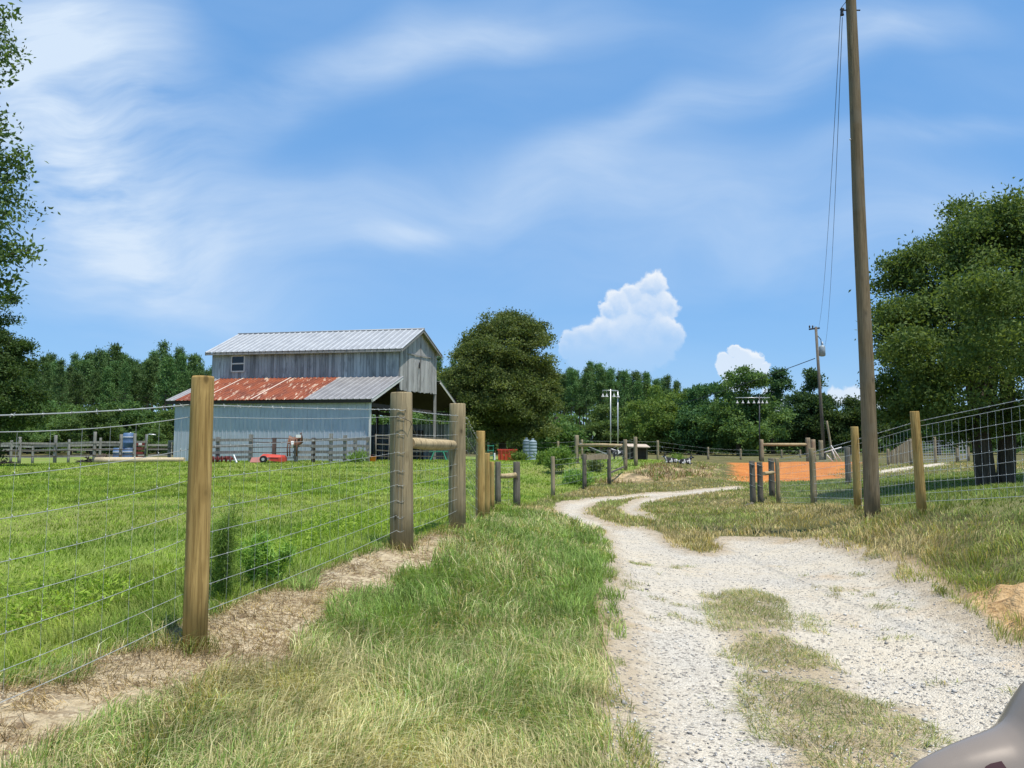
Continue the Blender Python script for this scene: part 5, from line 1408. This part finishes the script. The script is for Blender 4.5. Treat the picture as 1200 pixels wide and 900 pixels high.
bush(795, 534, 542, 38.5, 8, 'yellow green tuft on top of the weedy mound', ((.06, .10, .02), (.12, .15, .04)), 20)

# ------------------------------------------------------------------ tanks, bins and farm things
def tank(u, vt, vb, Y, wpx, m_, lab):
    b = at(u, vb, Y); z = h1(b[0], b[1]); h = at(u, vt, Y)[2] - z; r = wpx / 2 / 900 * Y
    rt = empty('water_tank', (b[0], b[1], z), lab, 'tank', 'ribbed tanks by the round tree')
    prof = [(r, 0)]; hb = h * .84
    for k in range(6):
        z0 = hb * k / 6; prof += [(r, z0 + .02), (r, z0 + hb / 6 * .7), (r * .93, z0 + hb / 6 * .8), (r * .93, z0 + hb / 6 * .95)]
    prof += [(r, hb), (r * .75, h * .90), (r * .35, h * .93)]
    mb = MB(); mb.lathe((b[0], b[1], z), prof, 22); mb.build('body', m_, rt)
    mb = MB(); mb.lathe((b[0], b[1], z + h * .93), [(r * .33, 0), (r * .33, h * .06), (r * .25, h * .07)], 14); mb.build('cap', m_, rt)
tank(617, 513, 542, 42.5, 9, M['tank'], 'dark grey ribbed tank, left one of the pair by the round tree')
tank(624.5, 514, 544, 41, 9.5, M['tank_light'], 'pale grey ribbed tank, right one of the pair by the round tree')
# red-orange bin
b = at(594.5, 541, 44); z = h1(b[0], b[1]); k = 44 / 900
rt = empty('metal_bin', (b[0], b[1], z), 'orange red open metal bin in the grass left of the tanks', 'bin')
mb = MB(); w, d, h = 22 * k / 2, .5, 11.5 * k + .1
P = [(b[0] + sx * w * f, b[1] + sy * d * f, z + zz) for zz, f in ((0.04, .92), (h, 1.0)) for sx, sy in ((-1, -1), (1, -1), (1, 1), (-1, 1))]
for i in range(4):
    j = (i + 1) % 4; A0, B0, A1, B1 = [Vector(q) for q in (P[i], P[j], P[4 + i], P[4 + j])]
    n_ = (B0 - A0).cross(A1 - A0).normalized() * .03
    mb.hexa([A0, B0, B0 - n_, A0 - n_, A1, B1, B1 - n_, A1 - n_])
mb.build('walls', M['redbin'], rt)
mb = MB(); mb.hexa([P[0], P[1], P[2], P[3], *[(q[0], q[1], q[2] + .04) for q in P[:4]]]); mb.build('floor', M['redbin'], rt)
mb = MB()
for i in range(4): mb.beam(P[4 + i], P[4 + (i + 1) % 4], .07, .07)
for sx in (-.6, -.2, .2, .6): mb.beam((b[0] + sx * w, b[1] - d * .95 - .03, z + .06), (b[0] + sx * w, b[1] - d - .03, z + h), .06, .05)
mb.build('rim', M['red'], rt)
# green feeder frame and white post
b = at(575, 541, 44); z = h1(b[0], b[1]); rt = empty('feed_rack', (b[0], b[1], z), 'slim green feed rack standing left of the orange bin', 'rack')
mb = MB()
for dx in (-.16, .16): mb.beam((b[0] + dx, b[1], z), (b[0] + dx * .9, b[1], z + .95), .05, .05)
mb.build('leg', M['green'], rt)
mb = MB()
for zz in (.35, .62, .9): mb.beam((b[0] - .2, b[1] - .05, z + zz), (b[0] + .2, b[1] - .05, z + zz), .04, .05)
mb.build('rail', M['green'], rt)
p, h = uvpost(579.5, 531, 540, 43); tag(post_mesh('marker_post', p, h, .05, M['white'], None, n=10, origin=p), 'short white pipe post between the green rack and orange bin', 'post')
# saw horse under the barn
b = at(514, 541, 43.0); z = h1(b[0], b[1]); rt = empty('sawhorse', (b[0], b[1], z), 'green trestle under the open end of the barn', 'trestle')
mb = MB(); mb.beam((b[0] - .52, b[1], z + .52), (b[0] + .52, b[1], z + .52), .12, .07); mb.build('top', M['green'], rt)
for sx in (-.36, .36):
    for sy in (-.22, .22):
        mb = MB(); mb.beam((b[0] + sx * 1.25, b[1] + sy, z), (b[0] + sx * .7, b[1] + sy * .2, z + .5), .05, .05); mb.build('leg', M['green'], rt)
# orange tub at the barn corner
b = at(436, 541, 37.2); z = h1(b[0], b[1]); rt = empty('tub', (b[0], b[1], z), 'small orange plastic tub at the corner of the blue siding', 'tub')
mb = MB(); mb.lathe((b[0], b[1], z), [(.10, .0), (.17, .0), (.21, .25), (.23, .27), (.20, .27), (.16, .06)], 16); mb.build('bowl', M['orange'], rt)
mb = MB(); mb.tube([(b[0] + .21 * math.cos(a), b[1] - .02, z + .26 + .10 * math.sin(a)) for a in np.linspace(0, math.pi, 9)], .01, 5, False); mb.build('handle', M['darkmetal'], rt)
# red mower in front of the corral
k = 35.5 / 900; b = at(316, 541, 35.4); z = h1(b[0], b[1])
rt = empty('rotary_cutter', (b[0], b[1], z), 'red tractor mower deck with a black wheel in front of the corral', 'mower')
mb = MB()
X0, X1 = b[0] - .32, b[0] + .66
mb.hexa([(X0, b[1] - .45, z + .26), (X1, b[1] - .45, z + .24), (X1, b[1] + .45, z + .24), (X0, b[1] + .45, z + .26), (X0 + .12, b[1] - .35, z + .40), (X1 - .05, b[1] - .35, z + .34), (X1 - .05, b[1] + .35, z + .34), (X0 + .12, b[1] + .35, z + .40)])
mb.hexa([(X1 - .12, b[1] - .45, z + .02), (X1 + .02, b[1] - .45, z + .02), (X1 + .02, b[1] + .45, z + .02), (X1 - .12, b[1] + .45, z + .02), (X1 - .14, b[1] - .45, z + .25), (X1, b[1] - .45, z + .25), (X1, b[1] + .45, z + .25), (X1 - .14, b[1] + .45, z + .25)])
mb.hexa([(X0 + .4, b[1] - .43, z + .10), (X1 - .14, b[1] - .43, z + .06), (X1 - .14, b[1] + .43, z + .06), (X0 + .4, b[1] + .43, z + .10), (X0 + .4, b[1] - .43, z + .25), (X1 - .14, b[1] - .43, z + .23), (X1 - .14, b[1] + .43, z + .23), (X0 + .4, b[1] + .43, z + .25)])
mb.build('deck', M['red'], rt)
mb = MB(); wx = b[0] - .12
mb.tube([(wx, b[1] - .58, z + .16), (wx, b[1] - .46, z + .16)], .165, 18); w_ = mb.build('wheel', M['black'], rt)
mb = MB(); mb.tube([(wx, b[1] - .60, z + .16), (wx, b[1] - .575, z + .16)], .07, 12); mb.build('rim', M['galv'], w_)
mb = MB(); mb.hexa([(b[0] - .85, b[1] - .2, z + .02), (b[0] - .36, b[1] - .2, z + .02), (b[0] - .36, b[1] + .3, z + .02), (b[0] - .85, b[1] + .3, z + .02), (b[0] - .78, b[1] - .15, z + .24), (b[0] - .36, b[1] - .15, z + .26), (b[0] - .36, b[1] + .3, z + .26), (b[0] - .78, b[1] + .3, z + .24)])
mb.build('hood', pmat('faded_pink_red', (.62, .25, .22), .5), rt)
# dark red harrow with a white plank leaning
b = at(252, 541, 35.9); z = h1(b[0], b[1]); rt = empty('disc_harrow', (b[0], b[1], z), 'low dark red disc harrow lying along the corral foot', 'harrow')
mb = MB(); mb.beam((b[0] - .75, b[1], z + .22), (b[0] + .85, b[1], z + .2), .1, .1); mb.beam((b[0] - .7, b[1] + .35, z + .22), (b[0] + .8, b[1] + .35, z + .2), .1, .1); mb.beam((b[0] - .5, b[1] - .1, z + .28), (b[0] - .4, b[1] + .5, z + .28), .08, .08); mb.beam((b[0] + .5, b[1] - .1, z + .28), (b[0] + .5, b[1] + .5, z + .28), .08, .08)
mb.build('frame', M['darkred'], rt)
for q in range(8):
    mb = MB(); xx = b[0] - .7 + q * .2; mb.tube([(xx, b[1] - .02, z + .17), (xx + .03, b[1] - .0, z + .17)], [.17, .15], 16); mb.build('disc', M['darkred'], rt)
mb = MB(); a_ = at(271, 534, 35.3); c_ = at(277.5, 541.5, 35.1); mb.beam((a_[0], a_[1] + .3, a_[2]), (c_[0], c_[1], h1(c_[0], c_[1])), .04, .11)
tag(mb.build('plank', M['white'], None, (c_[0], c_[1], h1(c_[0], c_[1]))), 'white painted plank propped against the dark red harrow', 'plank')
# saddle and tack hung over a corral post
b = at(346.5, 512, 35.8); rt = empty('saddle', tuple(b), 'brown saddle with white fleece hung over a tall corral post', 'saddle')
mb = MB(); V = []; F = []
nu, nv = 9, 7
for i in range(nu):
    for j in range(nv):
        s = (i / (nu - 1) - .5) * 2; t = (j / (nv - 1) - .5) * 2
        V.append((b[0] + .30 * s, b[1] + .16 * t, b[2] - .02 + .09 * s * s * (1 if s < 0 else 1.4) - .34 * t * t))
F = [(i * nv + j, (i + 1) * nv + j, (i + 1) * nv + j + 1, i * nv + j + 1) for i in range(nu - 1) for j in range(nv - 1)]
mb.add(V, F, smooth=True); mb.add([(q[0], q[1], q[2] - .04) for q in V], [f[::-1] for f in F], smooth=True); mb.build('seat', M['brown'], rt)
mb = MB(); mb.tube([(b[0] + .24, b[1] - .02, b[2] + .1), (b[0] + .26, b[1] - .02, b[2] + .2)], [.04, .03], 8); mb.build('horn', M['brown'], rt)
mb = MB(); mb.box((b[0] + .17, b[1] - .15, b[2] + .03), (.22, .06, .14)); mb.tube([(b[0] - .08, b[1] - .2, b[2] - .2), (b[0] - .1, b[1] - .22, b[2] - .5)], [.07, .05], 8); mb.build('fleece', M['white'], rt)
for dx in (-.28, -.18, .1):
    mb = MB(); mb.tube([(b[0] + dx, b[1] - .17, b[2] - .1), (b[0] + dx * 1.15, b[1] - .2, b[2] - .5), (b[0] + dx * 1.1, b[1] - .18, b[2] - .9)], [.03, .025, .035], 6); mb.build('strap', M['brown'], rt)
# barrels, crates behind the paddock posts
def barrel(u, vb, Y, lab, lift=0):
    b = at(u, vb, Y); z = h1(b[0], b[1]) + lift; rt = empty('barrel', (b[0], b[1], z), lab, 'barrel', 'blue barrels behind the paddock fence')
    mb = MB(); mb.lathe((b[0], b[1], z), [(.25, 0), (.28, .03), (.285, .25), (.30, .28), (.285, .31), (.285, .55), (.30, .58), (.285, .61), (.27, .80), (.24, .82)], 18); mb.build('body', M['blue'], rt)
    mb = MB(); mb.lathe((b[0] + .1, b[1], z + .82), [(.04, 0), (.04, .03), (.02, .035)], 8); mb.lathe((b[0], b[1] - .0, z + .55), [(.292, 0), (.296, .01), (.296, .05), (.292, .06)], 18); mb.build('bung_and_band', M['white'], rt)
barrel(138.5, 540, 43.0, 'upright blue barrel left of the paddock post pair, on the ground')
barrel(150, 540, 43.2, 'lower blue barrel between the two close paddock posts')
barrel(149.6, 540, 43.2, 'upper blue barrel stacked between the two close paddock posts', .83)
b = at(163.5, 541, 42.8); z = h1(b[0], b[1]); rt = empty('slatted_cart', (b[0], b[1], z), 'reddish brown slatted cart with white patch by the paddock posts', 'cart')
for q in range(4):
    mb = MB(); mb.box((b[0], b[1], z + .25 + q * .25), (.52, .4, .15)); mb.build('slat', M['darkred'], rt)
mb = MB()
for dx in (-.24, .24): mb.box((b[0] + dx, b[1] + .17, z + .6), (.06, .05, 1.15))
mb.build('upright', M['brown'], rt)
mb = MB(); mb.box((b[0] + .1, b[1] - .205, z + 1.02), (.18, .02, .14)); mb.build('patch', M['white'], rt)
# pipe hook frame
b = at(172, 537, 42.2); z = h1(b[0], b[1]); t_ = at(172, 509, 42.2)[2]
mb = MB(); mb.tube([(b[0], b[1], z), (b[0], b[1], t_ - .06), (b[0] + .08, b[1], t_), (b[0] + .45, b[1], t_ - .03)], .035, 8)
tag(mb.build('pipe_hook', M['galv'], None, (b[0], b[1], z)), 'bent galvanised pipe stand right of the reddish cart', 'pipe')
# dark brush piles
def brush(u, v, Y, w, h, lab, cols, seed):
    r_ = np.random.default_rng(seed); b = at(u, v, Y); z = h1(b[0], b[1]); rt = empty('brush_pile', (b[0], b[1], z), lab, 'brush pile')
    mb = MB()
    for k in range(46):
        c = r_.normal(0, 1, 3) * [w * .3, .25, 0]; d = r_.normal(0, 1, 3) * [1, .6, .35]; d /= np.linalg.norm(d); L = r_.uniform(.3, .7) * w
        zc = z + abs(r_.normal(0, h * .5)) + .03
        p = np.array([b[0] + c[0], b[1] + c[1], zc]); mb.tube([tuple(p - d * L / 2), tuple(p + d * L / 2 + [0, 0, .03])], [.025, .012], 5, tint=r_.random())
    mb.build('sticks', M[cols], rt)
brush(101, 541, 41.4, .7, .16, 'black heap of scrap by the tallest paddock post', 'darkwood', 3)
brush(121, 540, 43, 1.1, .32, 'brown brush heap right of the tallest paddock post', 'pipe_brown', 4)
brush(8, 543, 42, .8, .22, 'dark clutter under the paddock rails at the left edge', 'darkwood', 5)
# wooden trough and shed beyond the mound
b = at(702, 541, 44); z = h1(b[0], b[1]); rt = empty('feed_trough', (b[0], b[1], z), 'long pale wooden trough behind the far lane posts', 'trough')
mb = MB()
for dy in (-.22, .22): mb.beam((b[0] - .62, b[1] + dy, z + .28), (b[0] + .62, b[1] + dy, z + .28), .05, .3)
for dx in (-.6, .6): mb.beam((b[0] + dx, b[1] - .22, z + .28), (b[0] + dx, b[1] + .22, z + .28), .05, .3)
mb.beam((b[0] - .6, b[1], z + .15), (b[0] + .6, b[1], z + .15), .4, .04); mb.build('box', M['post_far'], rt)
for dx in (-.5, .5):
    mb = MB(); mb.box((b[0] + dx, b[1], z + .07), (.1, .5, .14)); mb.build('foot', M['post_dark'], rt)
k = 46 / 900; b = at(746.5, 541, 46); z = h1(b[0], b[1]); rt = empty('shed', (b[0], b[1], z), 'little brown plank shed with pale flat roof behind the weedy mound', 'shed')
hw = 10 * k; hh = at(746, 523.5, 46)[2] - z
mb = MB()
for q in range(9):
    zz = z + .12 + q * (hh - .2) / 8.5
    for sy in (-.45, .45): mb.beam((b[0] - hw, b[1] + sy, zz), (b[0] + hw, b[1] + sy, zz), .03, .11, tint=random.random())
    for sx in (-1, 1): mb.beam((b[0] + sx * (hw - .02), b[1] - .43, zz), (b[0] + sx * (hw - .02), b[1] + .43, zz), .03, .11, tint=random.random())
mb.build('wall', M['darkwood'], rt)
for sx in (-1, 1):
    for sy in (-1, 1):
        mb = MB(); mb.box((b[0] + sx * hw, b[1] + sy * .48, z + hh / 2), (.09, .05, hh)); mb.build('post', M['post_dark'], rt)
mb = MB(); mb.hexa([(b[0] - hw - .12, b[1] - .75, z + hh - .02), (b[0] + hw + .15, b[1] - .75, z + hh - .06), (b[0] + hw + .15, b[1] + .6, z + hh + .1), (b[0] - hw - .12, b[1] + .6, z + hh + .14), (b[0] - hw - .12, b[1] - .75, z + hh + .03), (b[0] + hw + .15, b[1] - .75, z + hh - .01), (b[0] + hw + .15, b[1] + .6, z + hh + .15), (b[0] - hw - .12, b[1] + .6, z + hh + .19)])
mb.build('roof', M['shed_roof'], rt)
# leaning white pipes by the far pole
rt_b = at(985, 540, 52); z = h1(rt_b[0], rt_b[1]); rt = empty('pipe_gate', (rt_b[0], rt_b[1], z), 'white pipe gate panel leaning at the foot of the far pole', 'gate')
for (u0, v0, u1, v1) in [(975, 527, 981, 541), (969, 533, 976, 541), (974, 522, 986, 540), (966, 530, 986, 524)]:
    a_, c_ = at(u0, v0, 52), at(u1, v1, 52); mb = MB(); mb.tube([tuple(a_), (c_[0], c_[1], max(c_[2], h1(c_[0], c_[1])))], .03, 6); mb.build('bar', M['white'], rt)
# ------------------------------------------------------------------ goats
def skin_body(name, verts, edges, radii, m_, parent=None, origin=None, root_i=0):
    me = bpy.data.meshes.new(name); org = Vector(parent_loc(parent)) if parent else Vector(origin)
    me.from_pydata([tuple(Vector(v) - org) for v in verts], edges, []); o = bpy.data.objects.new(name, me); col.objects.link(o)
    sk = o.modifiers.new('skin', 'SKIN'); sk.use_smooth_shade = True
    for i, r in enumerate(radii): me.skin_vertices[0].data[i].radius = (r, r); me.skin_vertices[0].data[i].use_root = (i == root_i)
    sb = o.modifiers.new('smooth', 'SUBSURF'); sb.levels = 1; sb.render_levels = 2
    me.materials.append(m_)
    if parent: o.parent = parent
    else: o.location = org
    return o
def goat_mat():
    m, t, b = mat('black_and_white_coat'); co = t.n('ShaderNodeTexCoord').outputs['Object']
    n = t.noise(t.mapping(co, (1, .3, 1), loc=(.3, .1, .2)), 5.0, 2); t.put(b.inputs['Base Color'], t.mix(t.mr(n, .40, .44), (.55, .53, .50), (.015, .015, .016))); b.inputs['Roughness'].default_value = .9
    return m
M['coat'] = goat_mat()
def goat(u, vb, Y, lab, standing, flip=1, s=1.0):
    b = at(u, vb, Y); z = h1(b[0], b[1]) ; X, Yb = b[0], b[1]
    rt = empty('goat', (X, Yb, z), lab, 'goat', 'black and white goats')
    lz_ = .42 if standing else .14
    def P(x, y, zz): return (X + flip * x * s, Yb + y * s, z + zz * s)
    V = [P(-.05, 0, lz_ + .02), P(-.30, 0, lz_ + .04), P(.22, 0, lz_ + .05), P(.36, 0, lz_ + .19), P(.45, 0, lz_ + .32), P(.60, 0, lz_ + .25), P(-.40, 0, lz_ + .06)]
    E = [(0, 1), (0, 2), (2, 3), (3, 4), (4, 5), (1, 6)]; Rr = [.155, .145, .14, .09, .075, .04, .03]
    for hx, top, fx in ((-.27, 1, -1), (.20, 2, 1)):
        for sy in (-.09, .09):
            i = len(V)
            if standing: V += [P(hx, sy, lz_ - .12), P(hx + (-.05 if fx < 0 else .0), sy, .2), P(hx, sy, .02)]; Rr += [.065, .034, .028]
            else: V += [P(hx + .06, sy * 1.7, .10), P(hx + .20, sy * 2.0, .05), P(hx + .06, sy * 2.1, .04)]; Rr += [.07, .035, .028]
            E += [(top, i), (i, i + 1), (i + 1, i + 2)]
    skin_body('body', V, E, [r * s for r in Rr], M['coat'], rt)
    for sy in (-1, 1):
        mb = MB(); mb.tube([P(.43, sy * .05, lz_ + .38), P(.40, sy * .13, lz_ + .36), P(.39, sy * .19, lz_ + .30)], [.02 * s, .03 * s, .008], 6); mb.build('ear', M['black'], rt)
        mb = MB(); mb.tube([P(.43, sy * .03, lz_ + .39), P(.38, sy * .04, lz_ + .48), P(.31, sy * .05, lz_ + .50)], [.018 * s, .014 * s, .005], 6); mb.build('horn', M['darkmetal'], rt)
goat(787, 541.5, 37.5, 'left one of two black and white goats resting on the mound', False, -1, .8)
goat(802, 541, 37.5, 'right one of two black and white goats resting on the mound', False, 1, .8)
goat(724, 543, 42, 'black and white goat standing between the far lane posts', True, -1, .95)
# ------------------------------------------------------------------ the car the picture was taken from: door and mirror
mp, tp_, bp_ = mat('champagne_paint')
bp_.inputs['Base Color'].default_value = (.25, .205, .165, 1); bp_.inputs['Metallic'].default_value = .1; bp_.inputs['Roughness'].default_value = .3; bp_.inputs['Coat Weight'].default_value = .05; bp_.inputs['Specular IOR Level'].default_value = .3; bp_.inputs['Coat Roughness'].default_value = .12
nz = tp_.noise(tp_.n('ShaderNodeTexCoord').outputs['Object'], 9, 4); tp_.put(bp_.inputs['Roughness'], tp_.mr(nz, .3, .7, .22, .36))
M['car'] = mp
M['lens'] = pmat('dark_reflection', (.075, .03, .022), .18, 0, .35, 12, .6)  # dark gloss colour standing in for the ground reflected in the housing
mc = np.array([.735, .86, .965])
car = empty('car', (.95, .3, 0), 'silver beige car door with rounded mirror housing in the lower right corner', 'car')
MP = [(1030, 932), (1050, 920), (1080, 893), (1100, 883), (1120, 874), (1140, 866.5), (1153, 862), (1165, 858), (1175, 854), (1186, 847), (1195, 834), (1202, 821), (1216, 800), (1240, 778), (1280, 760), (1330, 754), (1380, 760), (1420, 780), (1440, 815)]
MY = .88
def msurf(u, phi, grow=0.0):
    us = [p[0] for p in MP]; top = at(u, float(np.interp(u, us, [p[1] for p in MP])), MY); bot = at(u, 1060, MY)[2]
    hz = (top[2] - bot) / 2; dp = float(np.interp(u, [1030, 1060, 1150, 1250, 1400, 1440], [.012, .03, .05, .075, .07, .02])) + grow
    sg = lambda w, p: math.copysign(abs(w) ** p, w)
    return (top[0], MY + dp * sg(math.cos(phi), .95), bot + hz + (hz + grow) * sg(math.sin(phi), .95))
us = np.concatenate([np.linspace(1030, 1240, 36), np.linspace(1250, 1440, 16)]); nph = 28
mb = MB(); V = [msurf(u, 2 * math.pi * k / nph) for u in us for k in range(nph)]
mb.add(V, [(i * nph + k, i * nph + (k + 1) % nph, (i + 1) * nph + (k + 1) % nph, (i + 1) * nph + k) for i in range(len(us) - 1) for k in range(nph)], smooth=True)
mb.f += [tuple(range(nph))[::-1], tuple((len(us) - 1) * nph + k for k in range(nph))]; mb.smooth += [False, False]
mir = mb.build('mirror_housing', M['car'], car)
mb = MB(); uu = np.linspace(1096, 1157, 12); V = []
for u in uu:
    f = (u - 1096) / 61; hi = math.radians(160 - 3 - 6 * (f * 1.6 if f < .6 else .96) ) if False else math.pi + math.radians(-(20 + 34 * min(1, f * 1.5) ** .7) if f < .97 else -40)
    for k in range(9): V.append(msurf(u, hi + (math.radians(262) - hi) * k / 8, .0025))
mb.add(V, [(i * 9 + k, i * 9 + k + 1, (i + 1) * 9 + k + 1, (i + 1) * 9 + k) for i in range(11) for k in range(8)], smooth=True)
mb.build('reflection_patch', M['lens'], mir)  # raised patch that paints a dark reflection onto the housing
mb = MB()
mb.hexa([(.80, -.9, .18), (.90, -.9, .18), (.90, 1.0, .22), (.80, 1.0, .22), (.74, -.9, .93), (.80, -.9, .93), (.80, .92, .93), (.74, .92, .93)])
dr_ = mb.build('door', M['car'], car)
mb = MB(); mb.beam((.77, -.85, .945), (.77, .9, .945), .06, .03); mb.build('window_seal', M['black'], dr_)

# ------------------------------------------------------------------ tufts left standing round the post feet
rng = np.random.default_rng(9)
feet = [(p[0], p[1], q) for p, q in ((pA, .10), (pC1, .16), (pC2, .16), (pD, .14))] + [(b0_[0], b0_[1], .2) for b0_ in [at(1022, 591, 11.8)]]
for (u, vt, vb, Y, *_r) in LANE + RP + CG: q = uvpost(u, vt, vb, Y)[0]; feet.append((q[0], q[1], .16))
tx, ty = [], []
for (x, y, rr) in feet:
    n = 260 if y < 9 else 170
    a = rng.uniform(0, 6.28, n); r = rr * (.55 + 1.1 * rng.random(n) ** 1.3); tx.append(x + r * np.cos(a)); ty.append(y + r * np.sin(a))
tx, ty = np.concatenate(tx), np.concatenate(ty); m = len(tx)
cc = lerpc((.15, .215, .045), (.27, .31, .10), rng.random(m)); dr = rng.random(m) < .4; cc[dr] = lerpc((.36, .30, .14), (.52, .44, .24), rng.random(dr.sum()))
blades('post_tufts', tx, ty, H(tx, ty), rng.uniform(.05, .20, m), np.maximum(.0042, ty * .0007), cc, .6, .9)
